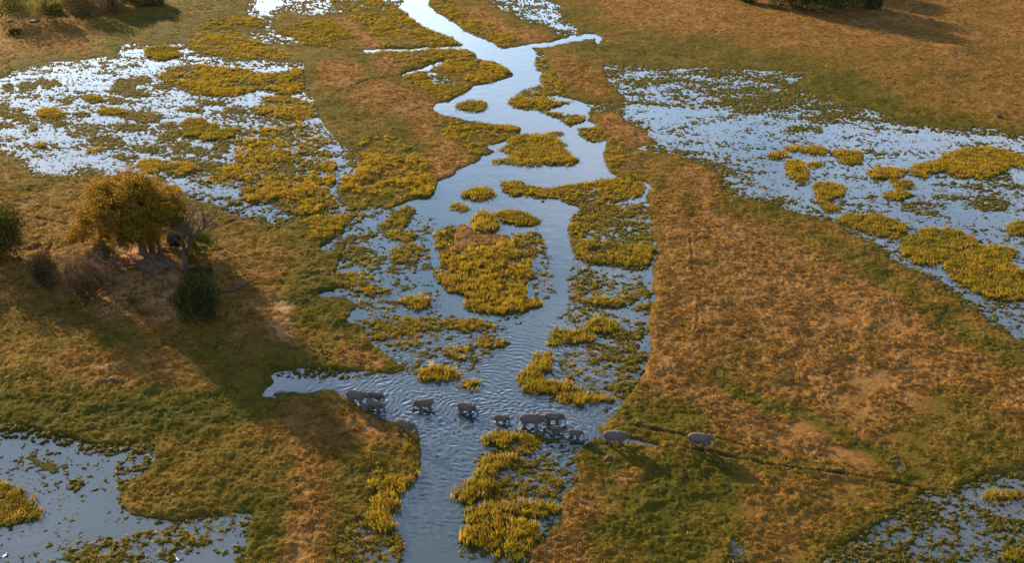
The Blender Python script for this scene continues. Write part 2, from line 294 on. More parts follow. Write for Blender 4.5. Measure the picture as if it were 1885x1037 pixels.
# dryness of the turf: (polygon, value 0 green .. 1 rust, blur px)
DRY = [
 ([(-500,20),(300,20),(320,70),(200,85),(150,140),(-500,140)],.85,16),
 ([(200,30),(460,-20),(450,60),(340,75),(220,100),(160,90)],.12,14),([(-500,105),(180,95),(210,105),(80,118),(0,150),(-500,160)],.3,8),
 ([(-500,330),(130,330),(130,400),(-500,400)],.5,12),
 ([(-500,385),(130,385),(300,440),(560,470),(640,470),(620,560),(560,640),(380,620),(200,600),(0,640),(-500,700)],.72,22),
 ([(100,460),(330,470),(330,600),(260,620),(100,560)],.95,20),
 ([(560,420),(650,470),(660,590),(690,640),(640,660),(560,620),(520,560)],.25,18),
 ([(80,655),(300,650),(400,700),(360,725),(120,720)],.75,14),([(-500,700),(120,725),(400,730),(500,760),(440,800),(290,820),(0,785),(-500,760)],.10,16),
 ([(230,900),(300,830),(450,780),(520,800),(560,900),(440,950),(300,955)],.42,16),
 ([(480,740),(640,720),(760,800),(640,850),(600,900),(620,960),(590,1060),(470,1060),(540,950),(540,860)],.88,22),
 ([(640,820),(770,800),(770,880),(640,960),(600,1000),(620,900)],.35,14),
 ([(440,940),(520,900),(530,1000),(480,1060),(430,1060)],.2,14),
 ([(620,650),(660,640),(705,655),(700,685),(640,680)],1.0,6),
 ([(560,75),(700,60),(800,200),(850,300),(740,290),(640,280),(560,120)],.25,14),
 (el(625,135,48,26),.95,7),(el(715,120,24,22),.95,6),([(640,170),(690,150),(760,165),(800,190),(830,215),(790,225),(740,210),(660,200)],.95,8),(el(778,232,22,24),.95,7),(el(820,290,36,34),.9,8),([(790,300),(880,290),(850,320),(800,335)],.95,5),
 ([(610,28),(640,30),(670,60),(708,88),(680,93),(640,62)],.95,5),([(836,10),(900,20),(930,45),(1000,65),(1040,80),(960,80),(900,60)],.95,6),([(585,225),(640,200),(700,215),(730,240),(700,250),(650,260),(610,250)],.4,8),
 ([(985,88),(1040,90),(1110,150),(1150,200),(1100,190),(1040,150),(1005,105)],.85,8),
 ([(1085,215),(1150,210),(1210,262),(1160,270),(1110,240)],.95,6),([(1140,280),(1230,285),(1300,310),(1330,340),(1200,335),(1150,310)],.75,9),
 ([(1040,-60),(2400,-60),(2400,220),(1885,200),(1600,150),(1480,110),(1300,80),(1150,60)],.86,22),
 ([(1060,90),(1200,70),(1450,100),(1560,130),(1700,200),(1885,240),(1885,260),(1690,240),(1480,150),(1450,120),(1200,120),(1120,130)],.18,14),
 ([(1600,90),(2400,90),(2400,230),(1900,230),(1720,200),(1600,140)],.72,16),
 ([(1200,345),(1330,345),(1450,385),(1560,425),(1640,480),(1750,560),(1890,650),(2400,800),(2400,860),(1800,860),(1600,830),(1400,740),(1290,690),(1200,670),(1205,480)],.9,14),
 ([(1330,345),(1500,405),(1640,490),(1740,560),(1885,650),(1885,700),(1700,590),(1560,490),(1400,415),(1320,380)],.32,12),
 ([(1640,780),(1720,720),(1885,700),(2400,760),(2400,900),(1885,870),(1740,900),(1680,870)],.45,16),(el(1880,740,50,60),.85,12),
 ([(1190,690),(1280,690),(1400,745),(1500,790),(1600,835),(1650,875),(1500,850),(1370,830),(1290,770),(1180,720)],.92,10),
 ([(1150,745),(1230,725),(1300,770),(1300,800),(1180,790),(1120,785)],.28,10),
 ([(1100,850),(1400,850),(1360,1060),(1180,1060),(1150,950)],.20,20),([(1350,850),(1600,885),(1680,905),(1560,970),(1450,1060),(1390,1060),(1370,950)],.66,18),
 ([(1060,880),(1100,870),(1110,930),(1060,1060),(960,1060),(1010,980)],.92,12),
 ([(1290,690),(1310,690),(1380,730),(1470,758),(1540,796),(1610,823),(1660,850),(1680,895),(1650,890),(1590,830),(1530,805),(1450,765),(1370,738)],.1,8),
 (el(1155,885,26,14),1.0,6),(el(1195,690,60,14),.95,6),
]
DRY2 = [([(1290,688),(1300,688),(1380,724),(1470,754),(1540,790),(1612,820),(1664,850),(1685,893),(1655,888),(1598,832),(1530,803),(1450,765),(1370,734)],.2,6),([(841,408),(864,416),(888,426),(915,430),(938,433),(938,452),(909,458),(858,462),(837,474),(822,468),(835,442)],1.0,3),([(898,504),(917,530),(917,545),(900,538),(890,510)],1.0,3),
 (el(625,135,44,24),.95,6),(el(715,120,22,20),.9,6),(el(778,232,20,24),.9,6),(el(820,290,34,34),.9,7),([(612,30),(640,32),(670,62),(705,88),(680,92),(640,62)],.95,4),([(840,10),(900,22),(930,46),(1000,66),(1035,78),(960,78),(900,58)],.95,5),
 ([(1100,215),(1150,212),(1208,262),(1160,268),(1115,240)],1.0,4),(el(1160,255,40,12),.9,5),([(640,180),(690,155),(760,168),(795,192),(800,210),(740,208),(660,200)],.9,7)]
BARE = [([(215,480),(260,470),(340,490),(345,520),(310,545),(260,535),(225,520)],.75,8),(el(300,560,26,12),.9,6),(el(520,590,24,40),.55,12),(el(205,690,30,8),.4,6),([(150,500),(330,480),(330,600),(180,590)],.4,14)]
MOUNDS = [(1755,95,7,.9),(1275,70,8,.7),(265,500,26,1.6),(200,690,18,.9),(60,690,14,.6),(1740,90,4,.4),(620,660,6,.5),(1230,690,7,.5)]

# ------------------------------------------------------------------ terrain sheet
def axis(a, b, step, lo, hi):
    mid = np.arange(a, b + step, step)
    L = [a]; s = step
    while L[-1] > lo: s *= 1.35; L.append(L[-1] - s)
    R = [mid[-1]]; s = step
    while R[-1] < hi: s *= 1.35; R.append(R[-1] + s)
    return np.concatenate([np.array(L[1:])[::-1], mid, np.array(R[1:])])
PXA = axis(-70, 1955, 1.75, -3500, 5400)
PYA = axis(-40, 1075, 1.75, -520, 2600)
PYA = np.clip(PYA, -552, None); PYA = np.unique(PYA)
NU, NV = len(PXA), len(PYA)
PX, PY = np.meshgrid(PXA, PYA)
xx = (PX - 942.5) / F_PX; yy = -(PY - 518.5) / F_PX
tt = -H_CAM / (-SP + yy * CP)
WX = xx * tt; WY = (CP + yy * SP) * tt
PPM = F_PX / (WY * CP + H_CAM * SP)                # px per metre across
SINE = H_CAM / np.sqrt(WX**2 + WY**2 + H_CAM**2)
wa = (fbm(WX, WY, 5, 4, 1) - .5) * 3.4; wb = (fbm(WX, WY, 5, 4, 2) - .5) * 3.4
QX = PX + wa * PPM; QY = PY + wb * PPM * SINE
def inside(poly, X=None, Y=None, pad=30):
    M = np.zeros(PX.shape, bool)
    p = np.array(poly, float)
    c0 = max(np.searchsorted(PXA, p[:,0].min() - pad) - 1, 0); c1 = np.searchsorted(PXA, p[:,0].max() + pad) + 1
    r0 = max(np.searchsorted(PYA, p[:,1].min() - pad) - 1, 0); r1 = np.searchsorted(PYA, p[:,1].max() + pad) + 1
    x = QX[r0:r1, c0:c1]; y = QY[r0:r1, c0:c1]
    m = np.zeros(x.shape, bool)
    for k in range(len(p)):
        x1, y1 = p[k]; x2, y2 = p[k-1]
        if y1 == y2: continue
        cnd = ((y1 > y) != (y2 > y))
        m ^= cnd & (x < (x2 - x1) * (y - y1) / (y2 - y1) + x1)
    M[r0:r1, c0:c1] = m
    return M, (r0, r1, c0, c1)
def box1(a, k, ax):
    if k < 1: return a
    pad = [(0, 0), (0, 0)]; pad[ax] = (k + 1, k)
    c = np.cumsum(np.pad(a, pad, mode='edge'), axis=ax, dtype=np.float64)
    n = 2 * k + 1
    return ((c[n:, :] - c[:-n, :]) if ax == 0 else (c[:, n:] - c[:, :-n])).astype(np.float32) / n
def blur(a, px):
    k = max(int(px / 1.75 / 1.6), 0)
    for _ in range(2): a = box1(box1(a, k, 0), k, 1)
    return a
def paint(dst, poly, val, px, op=1.0):
    M, (r0, r1, c0, c1) = inside(poly, pad=30 + px * 3)
    k = int(px * 2); r0 = max(r0 - k, 0); c0 = max(c0 - k, 0); r1 += k; c1 += k
    sub = blur(M[r0:r1, c0:c1].astype(np.float32), px) * op
    d = dst[r0:r1, c0:c1]; d[...] = d * (1 - sub) + val * sub
land = np.ones(PX.shape, np.float32)
for p in WATER: land[inside(p)[0]] = 0
for p in LAND: land[inside(p)[0]] = 1
C = np.zeros(PX.shape, np.float32)
for p, d in SPARSE:
    M = inside(p)[0]; C[M] = d
RD = np.zeros(PX.shape, np.float32); RH = np.zeros(PX.shape, np.float32); RG = np.zeros(PX.shape, np.float32)
for p, d, h, g in REEDS:
    M = inside(p)[0]; RD[M] = d; RH[M] = h; RG[M] = g; C[M] = d * (.80 if d < .9 else .90)
islet_masks = []
for p, h, g, lb, gp in ISLETS:
    M, w = inside(p); C[M] = .93; RD[M] = 0; islet_masks.append((M, w))
marsh = np.zeros(PX.shape, np.float32)
for k in (1, 2, 3, 4, 5, 6, 7, 11, 12): marsh[inside(WATER[k])[0]] = 1
band = blur(land, 26) * marsh
C = np.maximum(C, np.clip(band * 3, 0, 1) * .70 * (RD < .1))
Lb = blur(land, 5); Cb = blur(C, 4.0); RD = np.minimum(RD, blur(RD, 7) * 1.15)
T = np.clip(.5 + (fbm(WX, WY, .95, 3, 11, .8) - .5) * 2.1 + (fbm(WX * .6, WY * 1.2, 5, 3, 12) - .5) * 1.1, 0, 1) * .8 + .10
tus = fbm(WX, WY, 1.5, 3, 31, .6); big = fbm(WX, WY, 26, 3, 33)
near_water = blur(1 - land, 16)
Fl = np.clip((Lb * 2 - 1) * 1.3 + (T - .5) * .9 * np.clip(1.6 - np.abs(Lb * 2 - 1) * 1.6, 0, 1), -1, 1); Fm = (Cb - T) * 1.3
F = np.maximum(Fl, Fm)
Z = np.where(F < 0, F * .8, F * .16)
Z += np.clip(Fl, 0, 1) * np.clip(1.25 - near_water * 1.9, .12, 1) * (.20 + ((tus - .5) * .27 + (fbm(WX, WY, .6, 2, 35) - .5) * .20 + (fbm(WX, WY, 5, 3, 36) - .5) * .55) * np.clip(400 / WY, .6, 1.6) + (big - .5) * 1.0 * (1 - np.clip(near_water * 2, 0, 1)))
Z += np.clip(Fm, 0, .5) * (1 - np.clip(Fl, 0, 1)) * .25
Z = np.clip(Z, -.8, None)
RUT = np.zeros(PX.shape, np.float32)
for pl, w, dp in RUTS:
    pts = [G(*q) for q in pl]
    q = np.array(pl); r0, r1 = np.searchsorted(PYA, [q[:,1].min() - 25, q[:,1].max() + 25]); c0, c1 = np.searchsorted(PXA, [q[:,0].min() - 25, q[:,0].max() + 25])
    x = WX[r0:r1, c0:c1] + wa[r0:r1, c0:c1] * .35; y = WY[r0:r1, c0:c1] + wb[r0:r1, c0:c1] * .35
    dm = np.full(x.shape, 99.)
    for (x1, y1), (x2, y2) in zip(pts, pts[1:]):
        L2 = (x2-x1)**2 + (y2-y1)**2
        u = np.clip(((x-x1)*(x2-x1) + (y-y1)*(y2-y1)) / L2, 0, 1)
        dm = np.minimum(dm, np.hypot(x - x1 - u*(x2-x1), y - y1 - u*(y2-y1)))
    ww = w * (.35 + 1.3 * fbm(WX[r0:r1, c0:c1], WY[r0:r1, c0:c1], 2.5, 2, 77)) + .12 * (SINE[r0:r1, c0:c1] < .4)
    g = np.exp(-(dm / ww) ** 2)
    RUT[r0:r1, c0:c1] = np.maximum(RUT[r0:r1, c0:c1], g * min(1, dp / .35) ** 1.5)
    lip = np.exp(-((dm - 2.0 * ww) / ww) ** 2) * .12
    Z[r0:r1, c0:c1] += (lip - g * dp * .6) * (land[r0:r1, c0:c1] > .5)
    Z[r0:r1, c0:c1] = np.where((land[r0:r1, c0:c1] > .5), np.maximum(Z[r0:r1, c0:c1], .03), Z[r0:r1, c0:c1])
for px, py, r, h in MOUNDS:
    cx, cy = G(px, py); Z += h * np.exp(-((WX - cx)**2 + (WY - cy)**2) / (r * r)) * (Z > 0.02)
Z = np.where(Lb > .85, np.maximum(Z, .04), Z).astype(np.float32)
dry = np.full(PX.shape, .4, np.float32)
for p, v, b in DRY: paint(dry, p, .42 + (v - .42) * 1.0, b * 1.5 + 3)
dry += (fbm(WX, WY, 14, 4, 41) - .5) * .55 + (fbm(WX, WY, 3, 3, 43) - .5) * .5
dry -= np.clip(near_water - .12, 0, 1) * .55
for p, v, b in DRY2: paint(dry, p, v, b)
bare = np.zeros(PX.shape, np.float32)
for p, v, b in BARE: paint(bare, p, v, b)
bare *= np.clip(.3 + (fbm(WX, WY, 4, 4, 45) - .3) * 2, 0, 1)
wet = np.clip(1 - Fl * 1.4, 0, 1) * (land < .5) + np.clip((near_water - .25) * 1.7, 0, .85) * (land > .5)
def idx(px, py):
    c = np.clip(np.searchsorted(PXA, px), 0, NU - 1); r = np.clip(np.searchsorted(PYA, py), 0, NV - 1)
    return r, c
def zat(px, py):
    r, c = idx(px, py); return float(Z[r, c])

def grid_mesh(name, X, Y, Zz, attrs=()):
    nv, nu = X.shape
    me = bpy.data.meshes.new(name)
    co = np.stack([X, Y, Zz], -1).reshape(-1, 3).astype(np.float32)
    i = np.arange(nv * nu).reshape(nv, nu)
    q = np.stack([i[:-1,:-1], i[1:,:-1], i[1:,1:], i[:-1,1:]], -1).reshape(-1, 4)
    me.vertices.add(len(co)); me.vertices.foreach_set('co', co.ravel())
    me.loops.add(q.size); me.loops.foreach_set('vertex_index', q.ravel().astype(np.int32))
    me.polygons.add(len(q)); me.polygons.foreach_set('loop_start', np.arange(0, q.size, 4, dtype=np.int32))
    me.update(calc_edges=True)
    me.polygons.foreach_set('use_smooth', np.ones(len(q), bool))
    for n, a in attrs:
        at = me.attributes.new(n, 'FLOAT_COLOR', 'POINT'); at.data.foreach_set('color', a.astype(np.float32).ravel())
    return me
def link(o, parent=None, label=None, cat=None, group=None, kind=None):
    COL.objects.link(o)
    if parent: o.parent = parent
    if label: o['label'] = label
    if cat: o['category'] = cat
    if group: o['group'] = group
    if kind: o['kind'] = kind
    return o
def mesh_obj(name, me, mat, **k):
    me.materials.append(mat) if not me.materials else None
    return link(bpy.data.objects.new(name, me), **k)

# ------------------------------------------------------------------ materials
class NT:
    def __init__(s, name):
        s.m = bpy.data.materials.new(name); s.m.use_nodes = True; s.t = s.m.node_tree; s.n = s.t.nodes
        s.b = s.n['Principled BSDF']; s.out = s.n['Material Output']
    def add(s, typ, ins={}, **pr):
        n = s.n.new(typ)
        for k, v in pr.items(): setattr(n, k, v)
        for k, v in ins.items():
            if isinstance(v, bpy.types.NodeSocket): s.t.links.new(v, n.inputs[k])
            else: n.inputs[k].default_value = v
        return n
    def mix(s, f, a, b, blend='MIX'):
        n = s.n.new('ShaderNodeMix'); n.data_type = 'RGBA'; n.blend_type = blend
        for k, v in ((0, f), (6, a), (7, b)):
            if isinstance(v, bpy.types.NodeSocket): s.t.links.new(v, n.inputs[k])
            else: n.inputs[k].default_value = (tuple(v) + (1,))[:4] if isinstance(v, (tuple, list)) else v
        return n.outputs[2]
    def math(s, op, a, b=0., c=0.):
        n = s.n.new('ShaderNodeMath'); n.operation = op
        for k, v in enumerate((a, b, c)):
            if isinstance(v, bpy.types.NodeSocket): s.t.links.new(v, n.inputs[k])
            else: n.inputs[k].default_value = v
        return n.outputs[0]
    def ramp(s, f, stops):
        n = s.n.new('ShaderNodeValToRGB'); e = n.color_ramp.elements
        while len(e) < len(stops): e.new(.5)
        for k, (p, c) in enumerate(stops): e[k].position = p; e[k].color = tuple(c) + (1,)
        s.t.links.new(f, n.inputs[0]); return n.outputs[0]
    def to(s, sock, name): s.t.links.new(sock, s.b.inputs[name])

def mat_ground():
    t = NT("turf")
    a = t.add('ShaderNodeAttribute', attribute_name='cov'); sep = t.add('ShaderNodeSeparateColor', {0: a.outputs['Color']})
    tc = t.add('ShaderNodeTexCoord').outputs['Object']
    n1 = t.add('ShaderNodeTexNoise', {'Vector': tc, 'Scale': .9, 'Detail': 8, 'Roughness': .65})
    n2 = t.add('ShaderNodeTexNoise', {'Vector': tc, 'Scale': .12, 'Detail': 5, 'Roughness': .6})
    n3 = t.add('ShaderNodeTexNoise', {'Vector': tc, 'Scale': 4.0, 'Detail': 4, 'Roughness': .7})
    d = t.math('ADD', sep.outputs[0], t.math('MULTIPLY', t.math('SUBTRACT', n1.outputs[0], .5), .9))
    d = t.math('ADD', d, t.math('MULTIPLY', t.math('SUBTRACT', n2.outputs[0], .5), .5))
    c = t.ramp(d, [(0, (.022, .024, .003)), (.3, (.042, .036, .005)), (.55, (.062, .040, .008)), (.8, (.080, .043, .011)), (1, (.108, .060, .020))])
    c = t.mix(t.math('MULTIPLY', t.math('SUBTRACT', n3.outputs[0], .35), .9), c, (.016, .011, .003))
    c = t.mix(sep.outputs[2], c, (.19, .11, .06))
    c = t.mix(t.math('MULTIPLY', sep.outputs[1], .75), c, (.022, .020, .005))
    c = t.mix(t.math('MULTIPLY', a.outputs['Alpha'], .9), c, (.010, .007, .004))
    t.to(c, 'Base Color'); t.b.inputs['Roughness'].default_value = 1; t.b.inputs['Specular IOR Level'].default_value = .02
    h = t.math('ADD', t.math('MULTIPLY', n1.outputs[0], .35), t.math('MULTIPLY', n3.outputs[0], .12))
    bp = t.add('ShaderNodeBump', {'Height': h, 'Strength': .8, 'Distance': 1.0}); t.to(bp.outputs[0], 'Normal')
    return t.m
def mat_leaf(name, mode, transl=.45, fixed=None, spread=.35):
    """mode: 'INSTANCER' (tint stored on the scattered points) or 'GEOMETRY'"""
    t = NT(name)
    if fixed is None: col = t.add('ShaderNodeAttribute', attribute_name='tint', attribute_type=mode).outputs['Color']
    else: col = t.add('ShaderNodeRGB').outputs[0]; col.default_value = tuple(fixed) + (1,)
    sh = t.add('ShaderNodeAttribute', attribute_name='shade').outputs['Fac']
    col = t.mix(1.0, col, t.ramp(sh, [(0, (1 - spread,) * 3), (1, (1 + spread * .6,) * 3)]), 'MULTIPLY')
    t.to(col, 'Base Color'); t.b.inputs['Roughness'].default_value = .9; t.b.inputs['Specular IOR Level'].default_value = .03
    tr = t.add('ShaderNodeBsdfTranslucent', {'Color': col})
    mx = t.add('ShaderNodeMixShader', {0: transl, 1: t.b.outputs[0], 2: tr.outputs[0]})
    t.t.links.new(mx.outputs[0], t.out.inputs[0])
    return t.m
def mat_noise(name, c1, c2, sc, rough=.85, bump=.3, spec=.2, dist=.05):
    t = NT(name)
    tc = t.add('ShaderNodeTexCoord').outputs['Object']
    n = t.add('ShaderNodeTexNoise', {'Vector': tc, 'Scale': sc, 'Detail': 6, 'Roughness': .65})
    t.to(t.ramp(n.outputs[0], [(.3, c1), (.7, c2)]), 'Base Color')
    t.b.inputs['Roughness'].default_value = rough; t.b.inputs['Specular IOR Level'].default_value = spec
    bp = t.add('ShaderNodeBump', {'Height': n.outputs[0], 'Strength': bump, 'Distance': dist}); t.to(bp.outputs[0], 'Normal')
    return t.m
def mat_water():
    t = NT("water")
    t.b.inputs['Base Color'].default_value = (.012, .022, .026, 1)
    t.b.inputs['Roughness'].default_value = .03; t.b.inputs['IOR'].default_value = 1.43
    t.b.inputs['Specular IOR Level'].default_value = .6
    tc = t.add('ShaderNodeTexCoord').outputs['Object']
    n = t.add('ShaderNodeTexNoise', {'Vector': tc, 'Scale': 1.4, 'Detail': 3, 'Roughness': .5})
    n2 = t.add('ShaderNodeTexNoise', {'Vector': tc, 'Scale': .25, 'Detail': 2, 'Roughness': .5})
    h = t.math('ADD', t.math('MULTIPLY', n.outputs[0], .035), t.math('MULTIPLY', n2.outputs[0], .10))
    bp = t.add('ShaderNodeBump', {'Height': h, 'Strength': .5, 'Distance': 1.0}); t.to(bp.outputs[0], 'Normal')
    return t.m
M_ground = mat_ground(); M_water = mat_water()
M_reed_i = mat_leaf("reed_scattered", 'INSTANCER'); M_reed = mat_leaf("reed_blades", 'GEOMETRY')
M_skin = mat_noise("elephant_skin", (.026, .023, .0225), (.068, .058, .055), 5, .95, .5, .05)
M_tusk = mat_noise("ivory", (.30, .26, .2), (.36, .31, .25), 6, .4, .05)
M_bark = mat_noise("bark", (.04, .032, .028), (.09, .07, .06), 3, .9, .8, .1, .15)
M_dead = mat_noise("grey_deadwood", (.020, .014, .011), (.055, .039, .031), 4, .9, .7, .1, .1)
M_clay = mat_noise("termite_clay", (.035, .023, .017), (.085, .054, .038), 1.5, .95, .8, .1, .3)
M_soil = mat_noise("dark_clod", (.02, .015, .01), (.05, .035, .02), 3, .95, .5, .1)
M_white = mat_noise("white_feathers", (.75, .75, .72), (.85, .85, .83), 8, .8, .1)
M_beak = mat_noise("yellow_beak", (.6, .4, .05), (.7, .45, .08), 8, .5, .1)
M_dark = mat_noise("dark_legs", (.02, .02, .02), (.04, .035, .03), 8, .6, .1)

# ------------------------------------------------------------------ ground and water
attr = np.stack([np.clip(dry, 0, 1), np.clip(wet, 0, 1), np.clip(bare, 0, 1), np.clip(RUT, 0, 1)], -1)
ground = mesh_obj("ground", grid_mesh("ground", WX, WY, Z, [('cov', attr)]), M_ground, kind="structure")

# elephants: (px, py) of the ground under the belly, heading deg (0 = right), scale, pose, depth of water
ELE = [
 (656,746,-12,1.00,0,.05,"largest elephant of the left bank group, rear one with its tail raised"),
 (689,741,-8,.80,1,.15,"elephant behind the others in the left bank group, nearest the open water"),
 (690,757,-30,.84,2,.10,"front elephant of the left bank group with its trunk hanging into the water"),
 (671,756,-28,.50,1,.05,"grey calf tucked between the bigger elephants of the left bank group"),
 (782,752,188,.86,1,.55,"elephant wading in midstream, the only one facing left"),
 (746,801,-28,.92,0,.0,"elephant on the left bank nearest the camera, head lowered in the grass"),
 (857,760,-18,.88,2,.45,"elephant wading alone in midstream, walking right with its trunk down"),
 (922,778,-8,.66,1,.35,"half-grown elephant wading alone between two bigger ones"),
 (977,786,-2,1.06,2,.35,"biggest of the wading elephants, in front of the right hand cluster"),
 (1018,779,-5,.84,0,.30,"darker elephant behind the cluster, beyond the big wading one"),
 (1023,797,-6,.56,1,.20,"small calf wading beside the biggest wading elephant"),
 (1058,807,-10,.62,0,.10,"young elephant stepping out of the water onto the right bank"),
 (1130,822,-4,1.02,1,.0,"adult elephant on the grass at the right water edge, following the leader"),
 (1285,831,-6,1.0,0,.0,"leading elephant alone on the grass at the far right of the line"),
]
# water: one sheet, fine and ripple-shaped where the herd wades
def waves(X, Y):
    z = np.zeros_like(X)
    wx = X + (fbm(X, Y, 5, 4, 51) - .5) * 5.5; wy = Y + (fbm(X, Y, 5, 4, 52) - .5) * 5.5
    for k, e in enumerate(ELE):
        if e[5] < .12: continue
        cx, cy = G(e[0], e[1]); r = np.hypot(wx - cx, wy - cy)
        lam = 1.15 + .25 * math.sin(k * 2.3)
        ph = r * 2 * np.pi / lam + k * 1.7; sh = np.sin(ph) * .75 + .25 * np.sin(2 * ph + .8)
        z += (.070 * np.exp(-r / 6.5) + .028 * np.exp(-r / 17)) * (1 - np.exp(-r / .9)) * sh * (.35 + 1.3 * fbm(X, Y, 4, 3, 80 + k))
    cx, cy = G(890, 775); r = np.hypot(wx - cx, wy - cy)
    z += .026 * np.exp(-((r - 22) / 16) ** 2) * np.sin(r * 2 * np.pi / 1.5)
    z += (fbm(X, Y, .9, 3, 55) - .5) * .09 * np.exp(-(r / 26) ** 2)
    return z
x0, y0 = -48, 136; x1, y1 = 30, 232
xs = np.concatenate([[-9000, -700, -150], np.arange(x0, x1 + .01, .24), [150, 700, 9000]])
ys = np.concatenate([[-50, 60, 110], np.arange(y0, y1 + .01, .26), [330, 700, 14000]])
XX, YY = np.meshgrid(xs, ys)
fade = np.clip(np.minimum(np.minimum(XX - x0, x1 - XX), np.minimum(YY - y0, y1 - YY)) / 8, 0, 1)
ZZ = waves(np.clip(XX, x0, x1), np.clip(YY, y0, y1)) * fade
mesh_obj("water", grid_mesh("water", XX[::1, :][:, ::1], YY, ZZ), M_water, kind="structure")
bpy.data.meshes["water"].flip_normals() if bpy.data.meshes["water"].polygons[0].normal.z < 0 else None
bpy.data.meshes["ground"].flip_normals() if bpy.data.meshes["ground"].polygons[NU * 100].normal.z < 0 else None

# ------------------------------------------------------------------ grass tufts
def tuft_arrays(nb, h, spread, w, seed, bend=.5, flat=0.0):
    r = random.Random(seed); V = []; Fc = []; S = []
    for k in range(nb):
        a = r.uniform(0, 2*math.pi); rr = spread * math.sqrt(r.random())
        bx, by = rr*math.cos(a), rr*math.sin(a)
        a2 = a + r.uniform(-.7, .7); ln = h * r.uniform(.6, 1.1); ww = w * r.uniform(.7, 1.3)
        lean = bend * r.uniform(.2, 1.0); t = r.uniform(0, math.pi); tx, ty = math.cos(t)*ww/2, math.sin(t)*ww/2
        dx, dy = math.cos(a2), math.sin(a2)
        m = (bx + dx*ln*lean*.3, by + dy*ln*lean*.3, ln*(.55 - .25*flat)); e = (bx + dx*ln*lean, by + dy*ln*lean, ln*(1 - .35*lean)*(1 - .6*flat))
        i = len(V)
        V += [(bx-tx, by-ty, -.05), (bx+tx, by+ty, -.05), (m[0]+tx*.9, m[1]+ty*.9, m[2]), (m[0]-tx*.9, m[1]-ty*.9, m[2]), e]
        Fc += [(i, i+1, i+2, i+3), (i+3, i+2, i+4)]
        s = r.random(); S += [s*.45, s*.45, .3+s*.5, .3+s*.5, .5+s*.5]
    return V, Fc, S
def tuft_mesh(name, *a, **k):
    V, Fc, S = tuft_arrays(*a, **k)
    me = bpy.data.meshes.new(name); me.from_pydata(V, [], Fc)
    me.attributes.new('shade', 'FLOAT', 'POINT').data.foreach_set('value', S)
    return me
def scatter(name, pts, scl, hs, tint, tufts, mat, label=None, cat=None, kind='stuff'):
    """pts Nx3, tint Nx3; one object whose points carry grass tufts"""
    me = bpy.data.meshes.new(name); me.vertices.add(len(pts)); me.vertices.foreach_set('co', pts.astype(np.float32).ravel())
    me.attributes.new('sc', 'FLOAT_VECTOR', 'POINT').data.foreach_set('vector', np.stack([scl, scl, hs], -1).astype(np.float32).ravel())
    me.attributes.new('rot', 'FLOAT_VECTOR', 'POINT').data.foreach_set('vector', np.stack([np.zeros(len(pts)), np.zeros(len(pts)), rng.random(len(pts)) * 6.28], -1).astype(np.float32).ravel())
    me.attributes.new('tint', 'FLOAT_COLOR', 'POINT').data.foreach_set('color', np.concatenate([tint, np.ones((len(pts), 1))], 1).astype(np.float32).ravel())
    o = link(bpy.data.objects.new(name, me), label=label, cat=cat, kind=kind)
    ng = bpy.data.node_groups.new(name, 'GeometryNodeTree')
    ng.interface.new_socket('Geometry', in_out='INPUT', socket_type='NodeSocketGeometry'); ng.interface.new_socket('Geometry', in_out='OUTPUT', socket_type='NodeSocketGeometry')
    N = ng.nodes.new; L = ng.links.new
    gi = N('NodeGroupInput'); go = N('NodeGroupOutput'); iop = N('GeometryNodeInstanceOnPoints'); jn = N('GeometryNodeJoinGeometry')
    for m in tufts:
        if not m.materials: m.materials.append(mat)
        ob = bpy.data.objects.new(m.name, m)
        oi = N('GeometryNodeObjectInfo'); oi.inputs[0].default_value = ob
        g2 = N('GeometryNodeGeometryToInstance'); L(oi.outputs['Geometry'], g2.inputs[0]); L(g2.outputs[0], jn.inputs[0])
    def na(n, ty):
        x = N('GeometryNodeInputNamedAttribute'); x.data_type = ty; x.inputs[0].default_value = n; return x.outputs[0]
    L(gi.outputs[0], iop.inputs['Points']); L(jn.outputs[0], iop.inputs['Instance']); iop.inputs['Pick Instance'].default_value = True
    L(na('sc', 'FLOAT_VECTOR'), iop.inputs['Scale'])
    er = N('FunctionNodeEulerToRotation'); L(na('rot', 'FLOAT_VECTOR'), er.inputs[0]); L(er.outputs[0], iop.inputs['Rotation'])
    L(iop.outputs[0], go.inputs[0])
    md = o.modifiers.new('scatter', 'NODES'); md.node_group = ng
    return o
def candidates(n_near, rfar=1.0):
    """random ground points seen by the camera, denser near it: uniform per band of distance"""
    out = []
    for ya, yb, dens in ((128, 175, n_near), (175, 225, n_near*.8), (225, 300, n_near*.6*rfar), (300, 400, n_near*.4*rfar), (400, 560, n_near*.25*rfar)):
        hw = 1180 / F_PX
        da = yb * CP + H_CAM * SP; W = da * hw
        n = int((yb - ya) * 2 * W * dens)
        x = rng.uniform(-W, W, n); y = rng.uniform(ya, yb, n); out.append(np.stack([x, y, np.full(n, dens)], -1))
    P = np.concatenate(out); px, py = PROJ(P[:,0], P[:,1])
    k = (px > -230) & (px < 2110) & (py > -60) & (py < 1120)
    return P[k], px[k], py[k]
GREEN = np.array([.054, .062, .006]); GOLD = np.array([.305, .205, .013]); OLIVE = np.array([.11, .086, .014]); RUST = np.array([.112, .057, .015]); STRAW = np.array([.24, .15, .04]); DARK = np.array([.03, .035, .006])
def tintmix(g, n):
    g = np.clip(g + rng.normal(0, .13, n), 0, 1)[:, None]
    t = np.array([.085, .098, .008]) * (1 - g) + GOLD * .88 * g
    r = rng.random((n, 1)); t = np.where((r > .5) & (r < .62), np.array([.14, .075, .02]), t); t = np.where(r < .12, STRAW * .8, t); t = np.where(r > .76, OLIVE * .9, t)
    return t * rng.uniform(.75, 1.25, (n, 1))
